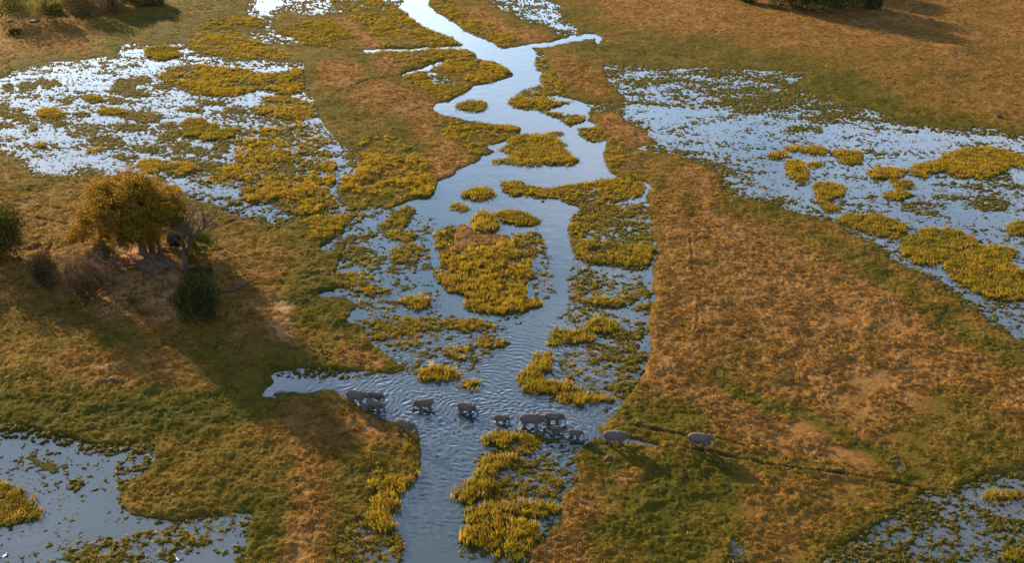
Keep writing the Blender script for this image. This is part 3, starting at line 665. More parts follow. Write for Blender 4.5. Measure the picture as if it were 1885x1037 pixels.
PATCH = lambda x, y: np.clip(fbm(x, y, 2.4, 3, 61) * .55 + fbm(x, y, 9, 3, 62) * .9 - .225, 0, 1)
# tall reeds of the broad beds
P, px, py = candidates(5.2)
r, c = idx(px, py); dens = RD[r, c]; cl = PATCH(P[:,0], P[:,1])
keep = (rng.random(len(P)) < np.clip(dens * dens * 1.1, 0, 1) * np.clip(.2 + (cl - .36) * 3.4, .08, 1)) & (Z[r, c] > -.12)
P, r, c, cl = P[keep], r[keep], c[keep], cl[keep]
far = np.sqrt(5.2 / P[:, 2]) ; n = len(P)
tufts = [tuft_mesh("reed_tuft", 17, 1.0, .34, .05, s, bend=.6) for s in (1, 2, 3)]
hh = RH[r, c] * .82 * (.55 + cl * .9) * rng.uniform(.75, 1.2, n)
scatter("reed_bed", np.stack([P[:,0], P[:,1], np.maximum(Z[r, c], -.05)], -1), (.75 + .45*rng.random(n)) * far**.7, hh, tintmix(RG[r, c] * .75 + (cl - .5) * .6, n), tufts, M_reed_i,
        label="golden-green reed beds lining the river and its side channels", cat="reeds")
nreed = n
# low marsh growth in the half-open water
P, px, py = candidates(4.4, 1.25)
r, c = idx(px, py); ok = (land[r, c] < .5) & (C[r, c] > .1)
keep = ok & (rng.random(len(P)) < np.clip(C[r, c] * 1.0 + .05, 0, .9) * np.clip((.9 - T[r, c] + (C[r, c] - .5)) * 1.2, .10, 1))
P, r, c = P[keep], r[keep], c[keep]; n = len(P); far = np.sqrt(4.4 / P[:, 2])
sedge = [tuft_mesh("sedge_tuft", 9, .42, .26, .10, s, bend=.9, flat=.35) for s in (11, 12, 13)]
tt_ = np.array([[.105, .095, .030]]) * rng.uniform(.6, 1.5, (n, 1)) * np.where(rng.random((n, 1)) < .3, np.array([[1.4, 1.2, 1.3]]), 1.0)
tt_ = np.where(rng.random((n, 1)) < .35, GREEN * .9, tt_)
scatter("marsh_growth", np.stack([P[:,0], P[:,1], np.maximum(Z[r, c], -.02)], -1), (.42 + .55*rng.random(n)) * far**.55, rng.uniform(.5, 1.2, n), tt_, sedge, M_reed_i,
        label="low sedge and floating leaves scattered over the shallow marsh water", cat="marsh plants")
nsedge = n
# short turf of the meadows
P, px, py = candidates(6.5, .9)
r, c = idx(px, py)
cl = fbm(P[:,0], P[:,1], 2.2, 3, 71)
keep = (land[r, c] > .5) & (Z[r, c] > .05) & (RUT[r, c] < .4) & (bare[r, c] < .45) & (rng.random(len(P)) < np.clip(.25 + (cl - .35) * 2.4, .08, 1))
P, r, c, cl = P[keep], r[keep], c[keep], cl[keep]; n = len(P); far = np.sqrt(6.5 / P[:, 2])
d = np.clip(dry[r, c] + rng.normal(0, .16, n), 0, 1)[:, None]
tg = np.where(d < .5, GREEN * .62 * (1 - d*2) + OLIVE * .85 * d*2, OLIVE * .85 * (2 - d*2) + RUST * (d*2 - 1)) * rng.uniform(.55, 1.4, (n, 1))
tg = np.where(rng.random((n, 1)) < .1 * (d > .5), STRAW, tg)
turf = [tuft_mesh("turf_tuft", 12, .30, .34, .07, s, bend=1.0) for s in (21, 22, 23)]
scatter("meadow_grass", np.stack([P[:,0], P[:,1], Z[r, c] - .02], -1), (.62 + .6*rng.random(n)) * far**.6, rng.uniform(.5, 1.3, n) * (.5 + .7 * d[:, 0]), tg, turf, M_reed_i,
        label="short rust and green turf covering the dry meadows", cat="grass")
print("SCATTER", nreed, nsedge, n)

# separate reed islets: real blades joined per islet
blade_sets = []
for s in range(5):
    V, Fc, S = tuft_arrays(15, 1.0, .42, .06, 100 + s, bend=.55)
    quads = [f for f in Fc if len(f) == 4]; tris = [f for f in Fc if len(f) == 3]
    T3 = [(a, b, c2) for a, b, c2, d2 in quads] + [(a, c2, d2) for a, b, c2, d2 in quads] + tris
    blade_sets.append((np.array(V), np.array(T3), np.array(S)))
def islet(poly, M, w, h, gold, label, group):
    r0, r1, c0, c1 = w; sub = M[r0:r1, c0:c1]
    rr, cc = np.nonzero(sub)
    if len(rr) == 0: return
    rr += r0; cc += c0
    wx, wy = WX[rr, cc], WY[rr, cc]
    xa, xb, ya, yb = wx.min(), wx.max(), wy.min(), wy.max()
    cell = np.abs(WX[rr, np.minimum(cc+1, NU-1)] - wx) * np.abs(WY[np.minimum(rr+1, NV-1), cc] - wy)
    area = cell.sum(); cx, cy = wx.mean(), wy.mean(); dist = cy
    n = int(np.clip(area * 3.6 * (190 / max(dist, 190)) ** 1.1, 25, 1300))
    k = rng.choice(len(rr), n, p=cell / cell.sum())
    X = wx[k] + np.clip(rng.normal(0, .35, n), -.6, .6); Y = wy[k] + np.clip(rng.normal(0, .6, n), -1, 1); z0 = np.maximum(Z[rr[k], cc[k]], -.05)
    cl = PATCH(X, Y); sc = rng.uniform(.8, 1.25, n) * max(1, (dist / 220)) ** .8; hh = h * .85 * (.5 + cl * 1.0) * rng.uniform(.75, 1.15, n)
    tn = tintmix(np.full(n, gold * .75) + (cl - .5) * .7, n)
    Vs, Ts, Ss, Cs = [], [], [], []; off = 0
    for i in range(n):
        V, T3, S = blade_sets[i % 5]; a = rng.random() * 6.28; ca, sa = math.cos(a), math.sin(a)
        v = np.empty_like(V); v[:,0] = (V[:,0]*ca - V[:,1]*sa) * sc[i] + X[i] - cx; v[:,1] = (V[:,0]*sa + V[:,1]*ca) * sc[i] + Y[i] - cy; v[:,2] = V[:,2] * hh[i] + z0[i]
        Vs.append(v); Ts.append(T3 + off); Ss.append(S); Cs.append(np.tile(np.append(tn[i], 1), (len(V), 1))); off += len(V)
    me = bpy.data.meshes.new("reed_island")
    V = np.concatenate(Vs); T3 = np.concatenate(Ts)
    fill(me, V, T3)
    me.attributes.new('shade', 'FLOAT', 'POINT').data.foreach_set('value', np.concatenate(Ss).astype(np.float32))
    me.attributes.new('tint', 'FLOAT_COLOR', 'POINT').data.foreach_set('color', np.concatenate(Cs).astype(np.float32).ravel())
    o = mesh_obj("reed_island", me, M_reed, label=label, cat="reeds", group=group); o.location = (cx, cy, 0)
def fill(me, V, T3):
    me.vertices.add(len(V)); me.vertices.foreach_set('co', np.asarray(V, np.float32).ravel())
    me.loops.add(T3.size); me.loops.foreach_set('vertex_index', T3.astype(np.int32).ravel())
    me.polygons.add(len(T3)); me.polygons.foreach_set('loop_start', np.arange(0, T3.size, T3.shape[1], dtype=np.int32))
    me.update(calc_edges=True)
for (p, h, g, lb, gp), (M, w) in zip(ISLETS, islet_masks): islet(p, M, w, h, g, lb, gp)

# ------------------------------------------------------------------ tubes
def tube(bm, pts, rad, seg=8, rx=None, jit=0):
    """closed tapered tube through pts; rad radii; rx optional sideways radii"""
    pts = [Vector(p) for p in pts]; rings = []
    for i, p in enumerate(pts):
        d = (pts[min(i+1, len(pts)-1)] - pts[max(i-1, 0)]).normalized()
        ref = Vector((0, 1, 0)) if abs(d.y) < .8 else Vector((1, 0, 0))
        u = d.cross(ref).normalized(); v = d.cross(u).normalized()      # v ~ sideways (y)
        ru = rad[i]; rv = rx[i] if rx else rad[i]
        rings.append([bm.verts.new(p + u*ru*math.cos(a)*(1+random.uniform(-jit, jit)) + v*rv*math.sin(a)*(1+random.uniform(-jit, jit))) for a in [2*math.pi*k/seg for k in range(seg)]])
    for a, b in zip(rings, rings[1:]):
        for k in range(seg): bm.faces.new((a[k], a[(k+1)%seg], b[(k+1)%seg], b[k]))
    for ring, e, s in ((rings[0], pts[0], 1), (rings[-1], pts[-1], -1)):
        c = bm.verts.new(e)
        for k in range(seg):
            f = (c, ring[(k+1)%seg], ring[k]) if s > 0 else (c, ring[k], ring[(k+1)%seg])
            bm.faces.new(f)
def ball(bm, c, r, rot=None, seg=14):
    m = Matrix.Translation(c) @ (rot.to_4x4() if rot else Matrix.Identity(4)) @ Matrix.Diagonal((*r, 1))
    bmesh.ops.create_uvsphere(bm, u_segments=seg, v_segments=max(seg*2//3, 6), radius=1, matrix=m)
def bm_mesh(name, bm, smooth=True):
    bmesh.ops.recalc_face_normals(bm, faces=bm.faces)
    me = bpy.data.meshes.new(name); bm.to_mesh(me); bm.free()
    if smooth: me.polygons.foreach_set('use_smooth', np.ones(len(me.polygons), bool))
    return me
def fuse(me, voxel, smooth=4):
    o = bpy.data.objects.new("t", me); COL.objects.link(o)
    m = o.modifiers.new('r', 'REMESH'); m.mode = 'VOXEL'; m.voxel_size = voxel; m.use_smooth_shade = True
    if smooth: s = o.modifiers.new('s', 'SMOOTH'); s.iterations = smooth; s.factor = .5
    dg = bpy.context.evaluated_depsgraph_get(); r = bpy.data.meshes.new_from_object(o.evaluated_get(dg)); bpy.data.objects.remove(o)
    r.polygons.foreach_set('use_smooth', np.ones(len(r.polygons), bool))
    return r

# ------------------------------------------------------------------ elephants
def elephant_mesh(pose):
    bm = bmesh.new()
    hd = (.0, -.12, -.22)[pose]           # how low the head hangs
    # trunk of the body, deep belly, sloping rump, arched back with a dip behind the shoulders
    tube(bm, [(-1.72,0,1.62),(-1.55,0,1.70),(-1.2,0,1.86),(-.7,0,1.86),(-.1,0,1.82),(.45,0,1.82),(.9,0,1.90),(1.25,0,1.88),(1.5,0,1.9)],
         [.25,.52,.72,.80,.81,.79,.74,.60,.45], 18, [.24,.48,.68,.80,.84,.80,.68,.52,.38])
    # neck and head: domed forehead, cheeks
    ball(bm, (1.68,0,2.10+hd*.5), (.54,.42,.54)); ball(bm, (1.86,0,2.08+hd*.7), (.36,.33,.42)); ball(bm, (1.80,0,1.70+hd), (.36,.30,.36))
    # trunk
    tr = [[(1.98,0,1.86),(2.20,0,1.58),(2.34,0,1.22),(2.38,0,.84),(2.40,0,.48),(2.50,0,.22)],
          [(1.96,0,1.72),(2.18,0,1.42),(2.28,0,1.04),(2.24,0,.68),(2.12,0,.40),(1.98,0,.26)],
          [(1.96,0,1.62),(2.22,0,1.34),(2.40,0,.98),(2.50,0,.60),(2.56,0,.28),(2.62,0,.02)]][pose]
    tube(bm, tr, [.28,.24,.20,.16,.13,.10], 12)
    # ears: big thin flaps hanging back from the head
    for s in (-1, 1):
        fl = (.35, .2, .5)[pose]
        R = Matrix.Rotation(s * fl, 3, 'Z') @ Matrix.Rotation(-.12, 3, 'Y')
        ball(bm, (1.32, s*(.50+fl*.12), 1.86+hd*.6), (.46,.065,.58), R); ball(bm, (1.42, s*(.46+fl*.1), 1.50+hd*.6), (.26,.06,.36), R)
        # eye ridge
        ball(bm, (1.98, s*.26, 1.98+hd), (.10,.07,.07))
    # legs: hip / knee / foot in x, per pose
    walk = [((-.95,-1.25),(-1.0,-.62),(.80,1.15),(.86,.55)), ((-.95,-.72),(-1.0,-1.28),(.82,.62),(.86,1.12)), ((-.95,-1.12),(-1.0,-.80),(.82,.98),(.86,.74))][pose]
    for (hx, fx), s in zip(walk[:2], (-1, 1)):        # hind
        k = (hx + fx)/2 + .10
        tube(bm, [(hx-.05,s*.30,1.75),(hx,s*.36,1.35),(k,s*.38,.88),((k+fx)/2-.03,s*.38,.50),(fx,s*.38,.18),(fx+.03,s*.38,0)], [.52,.42,.27,.20,.20,.24], 12, [.30,.30,.24,.19,.20,.23])
    for (hx, fx), s in zip(walk[2:], (-1, 1)):        # fore
        k = (hx + fx)/2 + .03
        tube(bm, [(hx,s*.30,1.8),(hx,s*.38,1.30),(k,s*.40,.80),((k+fx)/2,s*.40,.45),(fx,s*.40,.16),(fx+.03,s*.40,0)], [.45,.34,.24,.20,.20,.235], 12, [.28,.27,.23,.20,.20,.23])
    # tail with tuft
    tl = [[(-1.62,0,2.05),(-1.92,0,2.02),(-2.15,0,1.72),(-2.28,0,1.35)], [(-1.65,0,2.0),(-1.88,0,1.75),(-1.95,0,1.3),(-1.98,0,.95)], [(-1.65,0,2.0),(-1.86,0,1.8),(-1.98,0,1.35),(-2.06,0,1.0)]][pose]
    tube(bm, tl, [.09,.065,.055,.07], 8)
    return fuse(bm_mesh("body", bm), .05, 3)
def tusk_mesh(pose, s):
    hd = (.0, -.12, -.22)[pose]; bm = bmesh.new()
    tube(bm, [(1.92,s*.22,1.52+hd),(2.12,s*.27,1.30+hd),(2.34,s*.28,1.18+hd),(2.52,s*.25,1.18+hd)], [.055,.05,.035,.012], 8)
    return bm_mesh("tusk", bm)
EM = []
for p in range(3): EM.append((elephant_mesh(p), tusk_mesh(p, -1), tusk_mesh(p, 1)))
for px_, py_, hdg, sc_, pose, wd, lb in ELE:
    x, y = G(px_, py_)
    root = bpy.data.objects.new("elephant", None)
    link(root, label=lb, cat="elephant", group="elephants crossing the river")
    z = max(zat(px_, py_), .0) if wd < .12 else -wd
    root.location = (x, y, z); root.rotation_euler = (0, 0, math.radians(hdg)); s_ = sc_ * 1.09; root.scale = (s_, s_, s_)
    root.empty_display_size = .2
    mesh_obj("body", EM[pose][0], M_skin, parent=root)
    if sc_ > .6:
        for m in EM[pose][1:]: mesh_obj("tusk", m, M_tusk, parent=root)

# ------------------------------------------------------------------ trees and bushes
def leaves_mesh(name, lobes, n, size, palette, seed, noise=.28, inner=.25, leafy=1.0):
    """leaf clumps (two small triangles each) spread through the shells of the lobes; lobes: (x,y,z,rx,ry,rz)"""
    r = np.random.default_rng(seed); V = []; Cc = []
    L = np.array(lobes, float); vol = L[:,3]*L[:,5]; k = r.choice(len(L), n, p=vol/vol.sum())
    d = r.normal(size=(n, 3)); d /= np.linalg.norm(d, axis=1)[:, None]
    bump = 1 + noise * 2 * (fbm(d[:,0]*3 + k*5, d[:,1]*3 + d[:,2]*4, .9, 3, seed) - .5)
    rad = (1 - inner * r.random(n) ** 1.5 - (r.random(n) < .15) * r.random(n) * .5) * bump
    P = L[k, :3] + d * L[k, 3:6] * rad[:, None]
    # open gaps: drop leaves in noisy pockets
    g = fbm(P[:,0] + P[:,1]*.7, P[:,2] + P[:,1]*.5, 1.1, 3, seed + 5); P = P[g > .36 * leafy]; d = d[g > .36 * leafy]; n = len(P)
    u = r.normal(size=(n, 3)) ; u /= np.linalg.norm(u, axis=1)[:, None]
    w = np.cross(u, d + r.normal(size=(n, 3)) * .7); w /= np.linalg.norm(w, axis=1)[:, None] + 1e-6
    s = size * r.uniform(.5, 1.3, (n, 1))
    a = P - u*s*.5; b = P + u*s*.5; c1 = P + w*s*.42; c2 = P - w*s*.30 + d*s*.25
    V = np.stack([a, c1, b, c2], 1).reshape(-1, 3)
    Q = np.arange(n*4).reshape(n, 4)
    me = bpy.data.meshes.new(name); fill(me, V, Q)
    pal = np.array(palette); ch = pal[r.choice(len(pal), n)]
    pt = fbm(P[:,0], P[:,2] + P[:,1]*.6, 2.5, 2, seed + 9)[:, None]
    ch = ch * (.7 + .6*pt) * r.uniform(.7, 1.3, (n, 1))
    me.attributes.new('tint', 'FLOAT_COLOR', 'POINT').data.foreach_set('color', np.repeat(np.concatenate([ch, np.ones((n, 1))], 1), 4, 0).astype(np.float32).ravel())
    me.attributes.new('shade', 'FLOAT', 'POINT').data.foreach_set('value', np.repeat(r.random(n), 4).astype(np.float32))
    return me
M_leaf = mat_leaf("tree_leaves", 'GEOMETRY', .42)
M_leaf_d = mat_leaf("bush_leaves", 'GEOMETRY', .22)
def branches(bm, start, d, length, rad, depth, spread=.6, up=.15, rnd=random, segs=4, kids=3):
    pts = [Vector(start)]; rr = [rad]; dd = Vector(d).normalized()
    for k in range(segs):
        dd = (dd + Vector((rnd.uniform(-1,1), rnd.uniform(-1,1), rnd.uniform(-1,1))) * .28 + Vector((0,0,up*.3))).normalized()
        pts.append(pts[-1] + dd * length / segs); rr.append(rad * (1 - .55 * (k+1)/segs))
    tube(bm, pts, rr, 7 if rad > .15 else 4)
    if depth > 0:
        for k in range(kids):
            i = rnd.randint(max(1, segs//2), segs)
            nd = (dd + Vector((rnd.uniform(-1,1), rnd.uniform(-1,1), rnd.uniform(-.5,1))) * spread * 1.6).normalized()
            branches(bm, pts[i], nd, length * rnd.uniform(.55, .8), rr[i] * .72, depth - 1, spread, up, rnd, segs, kids)
    return pts
# big golden tree
tx, ty = G(265, 480); tb = Vector((tx, ty, zat(265, 480) - .1))
root = link(bpy.data.objects.new("tree", None), label="large spreading tree with golden-lit crown on the left bank", cat="tree"); root.location = tb
bm = bmesh.new(); rnd = random.Random(5)
top = AT(268, 425, ty) - tb
tube(bm, [(0,0,-.3),(.1,0,.3),(.05,.1,1.6),(-.1,0,3.4),top], [1.35,.95,.8,.75,.6], 12, jit=.06)
tube(bm, [(1.9,.3,-.3),(1.9,.3,1.2),(2.1,.2,3.0),(1.7,0,6.6)], [.6,.42,.36,.3], 9, jit=.05)
for (bx, by, dy) in ((200,400,-2),(165,420,0),(240,360,2),(290,380,-3),(320,395,1),(215,345,3),(275,345,4),(255,400,-6),(245,385,6)):
    e = AT(bx, by, ty + dy) - tb; m = top.lerp(e, .5) + Vector((rnd.uniform(-1,1), rnd.uniform(-1,1), -.6))
    tube(bm, [top - Vector((0,0,1)), m, e], [.42, .26, .08], 7)
    branches(bm, m, e - m, 4.5, .16, 1, .7, .2, rnd, 3, 3)
mesh_obj("trunk", bm_mesh("trunk", bm), M_bark, parent=root)
lob = []
for (lx, ly, lr, dy) in ((240,362,50,0),(200,362,38,-2),(285,368,40,2),(212,338,27,1),(250,334,30,0),(178,392,32,0),(205,418,34,2),(250,418,38,-1),(295,405,36,1),(325,393,26,0),(147,427,20,0),(160,402,20,-2),(315,368,28,3),(232,442,20,0),(188,440,16,1),(280,440,20,2),(240,375,46,7),(240,380,46,-7),(200,395,34,-6),(285,395,34,-6),(205,375,36,7),(285,380,36,7),(175,350,20,2),(330,415,16,-2),(255,352,40,-5),(135,440,11,1)):
    P3 = AT(lx, ly, ty + dy) - tb; rm = lr / 7.9
    lob.append((P3.x, P3.y, P3.z, rm, rm * 1.0, rm * .92))
crown = mesh_obj("crown", leaves_mesh("crown", lob, 230000, .27, [(.24,.115,.012),(.14,.082,.012),(.09,.066,.010),(.075,.055,.009),(.06,.047,.008)], 3, .62, .5, 1.03), M_leaf, parent=root)
# a tree just outside the left edge whose shade falls across the grass
def outside_tree(px, py, R, Hh, label, seed):
    x, y = G(px, py); b = Vector((x, y, .2)); root = link(bpy.data.objects.new("tree", None), label=label, cat="tree"); root.location = b
    bm = bmesh.new(); rnd = random.Random(seed)
    tube(bm, [(0,0,-.5),(0,0,Hh*.25),(.3,0,Hh*.5)], [R*.08,R*.06,R*.045], 10)
    for k in range(6): branches(bm, (.2,0,Hh*.45), (math.cos(k), math.sin(k), .6), R*.8, R*.03, 1, .7, .2, rnd, 3, 3)
    mesh_obj("trunk", bm_mesh("trunk", bm), M_bark, parent=root)
    lb = [(R*.55*math.cos(k*1.05)*rnd.uniform(.6,1.1), R*.55*math.sin(k*1.05)*rnd.uniform(.6,1.1), Hh*rnd.uniform(.5,.78), R*.42, R*.42, Hh*.2) for k in range(9)]
    mesh_obj("crown", leaves_mesh("crown", lb, 22000, .6, [(.14,.10,.018),(.09,.08,.016),(.06,.06,.014)], seed, .3, .4, .9), M_leaf, parent=root)
outside_tree(-165, 425, 11, 17, "tall tree just beyond the left edge shading the lower left grass", 21)
outside_tree(100, -10, 8, 15, "leftmost of three tall trees beyond the top left edge, behind the scrub thicket", 22)
outside_tree(160, -8, 9, 17, "middle one of three tall trees beyond the top left edge, behind the scrub thicket", 24)
outside_tree(222, -12, 9, 15.5, "rightmost of three tall trees beyond the top left edge, behind the scrub thicket", 25)

def bush(px, py, wpx, hpx, label, palette, seed, n, size=.32, dens=1.0, group=None, depth=None, mat=None, twig=6, twigmat=None, name="bush"):
    x, y = G(px, py); ppm = F_PX / (y*CP + H_CAM*SP); z = max(zat(px, py), 0)
    R = wpx / 2 / ppm; el_ = H_CAM / math.hypot(H_CAM, y); Hh = max((hpx / ppm - 0.75*R * el_) / math.sqrt(1 - el_**2), .6)
    y += R * .55
    rnd = random.Random(seed)
    root = link(bpy.data.objects.new(name, None), label=label, cat="bush", group=group); root.location = (x, y, z)
    D = depth or R
    lb = [(rnd.uniform(-.55,.55)*R, rnd.uniform(-.5,.5)*D, Hh*rnd.uniform(.3,.66), R*rnd.uniform(.36,.54), D*rnd.uniform(.36,.54), Hh*rnd.uniform(.28,.46)) for k in range(13)]
    lb += [(0,0,Hh*.4,R*.7,D*.7,Hh*.42)]
    bm = bmesh.new()
    for k in range(twig):
        a = 6.28*k/twig + rnd.random()
        branches(bm, (math.cos(a)*.15*R, math.sin(a)*.15*R, -.1), (math.cos(a)*.7, math.sin(a)*.7, 1), Hh*.62, .02 + .009*Hh, 1 if twig < 10 else 3, .6, .2, rnd, 3, 3)
    ball(bm, (0, 0, .02), (.17*R + .1, .17*R + .1, .12 + .04*Hh))
    mesh_obj("stems", bm_mesh("stems", bm), twigmat or M_bark, parent=root)
    mesh_obj("foliage", leaves_mesh("foliage", lb, n, size, palette, seed, .35, .5, dens), mat or M_leaf_d, parent=root)
    return root
DG = [(.020,.023,.006),(.028,.030,.006),(.014,.017,.005)]; OL = [(.07,.062,.010),(.05,.05,.008),(.085,.07,.009)]; BR = [(.10,.06,.026),(.085,.055,.022),(.06,.042,.018),(.07,.06,.014)]
bush(360,603,98,96,"dark round bush in front of the dead tree",DG+[(.045,.045,.01)],31,20000)
bush(372,540,52,46,"small dark green bush at the foot of the dead trunk",DG,32,5000)
bush(371,486,58,58,"olive bush right behind the dead tree",OL,33,6500)
bush(322,475,34,34,"dark bush between the big trunk and the dead tree",DG,34,3500)
bush(0,490,128,120,"big dark bush cut by the left edge of the picture",DG+OL,35,22000,.34,.9)
bush(84,538,62,66,"reddish-brown bush at the left end of the dry scrub",[(.06,.035,.014),(.045,.03,.012),(.05,.045,.01)],36,12000,.28,.9)
bush(152,572,124,104,"wide pale leafless thorn scrub below the big tree",[(.085,.05,.022),(.06,.04,.018),(.045,.03,.014)],37,17000,.24,1.1,twig=44,twigmat=M_dead)
bush(182,518,78,64,"olive and brown bush behind the pale thorn scrub",[(.06,.045,.012),(.045,.04,.01),(.05,.035,.014)],38,12000,.28,.95)
bush(355,498,26,20,"low yellow-green shrub beside the dead trunk",OL,39,1600)
bush(248,560,30,18,"tiny dry shrub on the bare soil below the mound",BR+OL,40,1200,.25,1.1)
bush(128,392 + 60,12,10,"tiny dark shrub standing in the golden grass left of the tree",DG,41,400,.25)
# scrub along the top left
sp = [(10,46,76,50,0),(52,48,76,50,1),(95,44,68,48,0),(135,32,74,46,2),(165,34,62,42,2),(205,24,72,42,2),(250,14,60,30,2),(28,18,60,30,1),(80,14,56,28,1),(120,8,50,28,2),(285,12,36,20,2),(180,2,60,26,2),(225,0,50,22,2),(25,66,20,12,0)]
nm = ["dark olive scrub bush in the front row at the top left corner","yellow-topped scrub bush beside the corner one in the front row","rounded dark scrub bush at the right end of the front green row",
 "grey-brown scrub bush where the thicket turns bare","grey-brown scrub bush in the middle of the front row, lowest in the picture","brown scrub bush with a dark foot right of the middle","grey-brown scrub bush near the right end of the thicket",
 "yellow-green bush behind the corner scrub bush","golden bush behind the yellow-topped one","pale brown bush in the back row above the rounded dark one","small low scrub bush at the right tip of the thicket",
 "brown bush cut by the top edge in the back row","rightmost bush of the back row cut by the top edge","tiny dark shrub below the thicket at the left edge"]
pal3 = [OL + DG, [(.17,.13,.02),(.13,.11,.02),(.09,.09,.02)], BR]
for k, ((a, b, w_, h_, pi_), l_) in enumerate(zip(sp, nm)):
    bush(a, b, w_ * (1.0 + .3 * math.sin(k * 2.1)), h_ * (1.15 + .25 * math.cos(k * 1.7)), l_, pal3[pi_], 50 + k, 4200, .5, 1.12, group="scrub thicket at the top left", twig=4)
# dark grove at the top right
gp = [(1440,10,60,44),(1475,16,60,50),(1515,24,76,60),(1552,24,70,58),(1588,14,52,44),(1500,2,80,50),(1378,2,34,16),(1612,14,26,18)]
gn = ["dark green bush at the left end of the top right grove","dark bush second from the left in the grove","biggest dark green bush bulging forward in the middle of the grove","dark green bush right of the biggest one in the grove","dark bush at the right end of the grove","tall dark bush behind the middle of the grove cut by the top edge","low dark bush standing apart left of the grove","small brown-green shrub at the right foot of the grove"]
for k, ((a, b, w_, h_), l_) in enumerate(zip(gp, gn)):
    bush(a, b + 5, w_ * 1.25, h_ * 1.5, l_, [(.030,.042,.012),(.022,.03,.01),(.045,.055,.014)], 80 + k, 9000, .55, .9, group="dark grove at the top right", twig=4)
outside_tree(1535, -20, 12, 16, "tall tree just beyond the top edge behind the dark grove", 23)

# dead tree
dx_, dy_ = G(345, 522); db = Vector((dx_, dy_, zat(345, 522)))
root = link(bpy.data.objects.new("dead_tree", None), label="leafless grey dead tree leaning beside the big golden tree", cat="tree"); root.location = db
bm = bmesh.new(); rnd = random.Random(11)
A = lambda a, b, d=0: AT(a, b, dy_ + d) - db
tube(bm, [(0,0,-.3),A(344,505),A(341,480),A(340,462)], [.95,.68,.60,.55], 10, jit=.08)
mesh_obj("trunk", bm_mesh("trunk", bm), M_dead, parent=root)
def limb(path, rads, twigs, tl):
    bm = bmesh.new(); tube(bm, path, rads, 7, jit=.06)
    for _ in range(twigs):
        i = rnd.randint(1, len(path)-1); d = Vector(path[i]) - Vector(path[i-1])
        branches(bm, Vector(path[i-1]).lerp(Vector(path[i]), rnd.random()), d.normalized()*.8 + Vector((rnd.uniform(-1,1), rnd.uniform(-1,1), rnd.uniform(-.2,1.2))), tl*rnd.uniform(.6,1.2), rads[i]*.45+.02, 2, .7, .15, rnd, 3, 3)
    mesh_obj("branch", bm_mesh("branch", bm), M_dead, parent=root)
limb([A(340,466),A(337,446),A(336,430,1),A(341,415,1),A(341,398,2)], [.42,.33,.26,.2,.1], 7, 4)
limb([A(341,470),A(349,455,-1),A(354,442,-1),A(362,432,-1),A(373,422,0),A(377,405,0),A(374,392,0)], [.45,.38,.32,.26,.22,.15,.08], 10, 4)
limb([A(354,442,-1),A(351,428,-2),A(356,412,-2),A(356,392,-2)], [.26,.22,.16,.08], 6, 3.6)
limb([A(340,462),A(333,448,1),A(322,440,2),A(316,428,2)], [.36,.28,.2,.1], 6, 3.6)
limb([A(341,505),A(333,498),A(320,492),A(308,483),A(295,479),A(270,482),A(246,482),A(240,472),A(228,466)], [.42,.38,.36,.33,.32,.28,.22,.16,.08], 9, 3.4)
limb([A(377,420,0),A(386,415,1),A(398,417,1)], [.16,.12,.05], 5, 3)
limb([A(373,422,0),A(388,405,1),A(396,392,1),A(402,380,2)], [.2,.15,.1,.04], 8, 3.6)
limb([A(341,430,1),A(350,400,2),A(362,382,2),A(370,368,3)], [.2,.16,.1,.04], 8, 3.6)
# thorny dead branches behind the olive bush
def deadwood(pl, rads, label, twigs, tl, name="dead_branch"):
    X = [G(*p[:2]) for p in pl]; o0 = Vector((*X[0], zat(*pl[0][:2]))); bm = bmesh.new()
    pts = [Vector((X[i][0], X[i][1], pl[i][2])) - Vector((o0.x, o0.y, 0)) for i in range(len(pl))]
    tube(bm, pts, rads, 8, jit=.08)
    for _ in range(twigs):
        i = rnd.randint(1, len(pts)-1); branches(bm, pts[i], (rnd.uniform(-1,1), rnd.uniform(-1,1), .8), tl, .06, 2, .8, .1, rnd, 3, 3)
    o = mesh_obj(name, bm_mesh(name, bm), M_dead, label=label, cat="fallen wood"); o.location = o0
deadwood([(402,545,.3),(420,546,.35),(432,545,.5),(445,538,.7),(462,533,.9),(477,531,1.2)], [.2,.3,.34,.36,.30,.16], "pale fallen log lying in the grass right of the dark round bush", 2, 1.5, "fallen_log")
deadwood([(392,468,.3),(400,470,.8),(412,474,.5)], [.16,.12,.05], "tangle of thorny dead branches right of the olive bush", 7, 2.6)
deadwood([(300,474,.3),(308,472,.5),(320,477,.3)], [.2,.16,.08], "dead branches heaped between the two trunks", 5, 2)
# termite mound, spike mound, clods
def lump(px, py, wpx, h, label, mat, seed, name, cat, spike=False, group=None):
    x, y = G(px, py); ppm = F_PX / (y*CP + H_CAM*SP); R = wpx/2/ppm; bm = bmesh.new()
    bmesh.ops.create_icosphere(bm, subdivisions=4, radius=1)
    for v in bm.verts:
        p = v.co.copy(); nz = float(fbm(np.array([p.x*2 + seed]), np.array([p.y*2 + p.z*1.6]), .8, 4, seed)[0]) - .5
        zz = max(p.z, -.2); prof = (1 - .75*max(zz, 0)**.8) if spike else 1
        v.co = Vector((p.x*R*prof*(1+nz*.7), p.y*R*prof*(1+nz*.7), zz*h*(1+nz*.5)))
    o = mesh_obj(name, bm_mesh(name, bm), mat, label=label, cat=cat, group=group); o.location = (x, y, max(zat(px, py), 0) - .05)
lump(284,506,54,2.3,"broad grey termite mound at the foot of the big tree",M_clay,3,"termite_mound","mound")
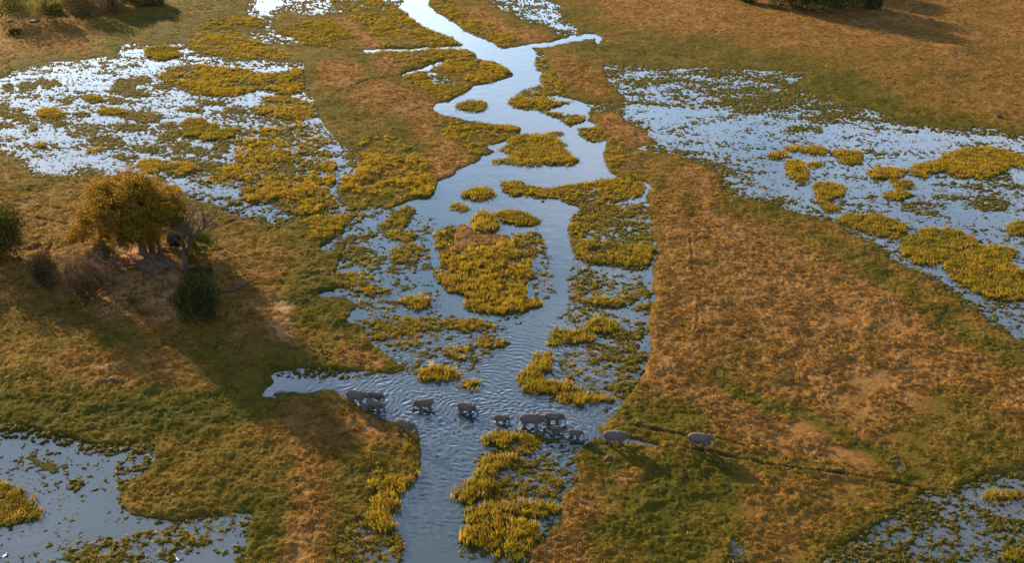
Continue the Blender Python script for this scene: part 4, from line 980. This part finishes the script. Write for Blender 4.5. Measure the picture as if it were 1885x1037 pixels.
lump(297,482,11,4.2,"narrow grey termite spire right of the big trunk",M_clay,4,"termite_mound","mound",True)
lump(283,480,14,3.0,"lower blunt termite spire touching the big trunk",M_clay,5,"termite_mound","mound",True)
lump(113,602,15,.7,"dark clod of earth in the grass below the thorn scrub",M_soil,6,"soil_clod","clod")
lump(268,641,0+9,.4,"small dark clod in the shaded grass below the dark bush",M_soil,7,"soil_clod","clod")
lump(205,711,20,.35,"flat dark clod on the pale grass rise",M_soil,8,"soil_clod","clod")
lump(1120,846,14,.6,"dark clod just below the second elephant from the right",M_soil,9,"soil_clod","clod")
lump(1688,242,7,.7,"dark tussock in the water at the upper shore of the right marsh",M_soil,10,"soil_clod","clod")
lump(1866,252,6,1.0,"upright dark stump near the right edge of the upper marsh shore",M_soil,12,"stump","stump")
lump(1837,218,14,.8,"dark clump on the shore above the right marsh",M_soil,13,"soil_clod","clod")
lump(999,371,7,.35,"dark object floating in the open water of the river bend",M_soil,14,"soil_clod","clod")

# egrets
def egret(px, py, flip, label):
    x, y = G(px, py); root = link(bpy.data.objects.new("egret", None), label=label, cat="bird", group="white wading birds"); root.location = (x, y, 0); root.rotation_euler = (0, 0, flip)
    root.scale = (1.2,)*3
    bm = bmesh.new()
    tube(bm, [(-.34,0,.34),(-.2,0,.40),(0,0,.46),(.14,0,.50),(.22,0,.60),(.17,0,.72),(.24,0,.84),(.30,0,.86)], [.015,.07,.10,.08,.035,.025,.03,.02], 10)
    mesh_obj("body", bm_mesh("body", bm), M_white, parent=root)
    bm = bmesh.new(); tube(bm, [(.29,0,.86),(.42,0,.84)], [.014,.003], 6); mesh_obj("beak", bm_mesh("beak", bm), M_beak, parent=root)
    for s in (-1, 1):
        bm = bmesh.new(); tube(bm, [(-.02,s*.04,.42),(-.05,s*.04,.2),(0,s*.04,-.1)], [.015,.01,.01], 6); mesh_obj("leg", bm_mesh("leg", bm), M_dark, parent=root)
egret(10, 1029, .4, "white egret standing in the pond at the bottom left corner")
egret(327, 1035, 2.4, "white egret at the bottom edge beside the pond reeds")
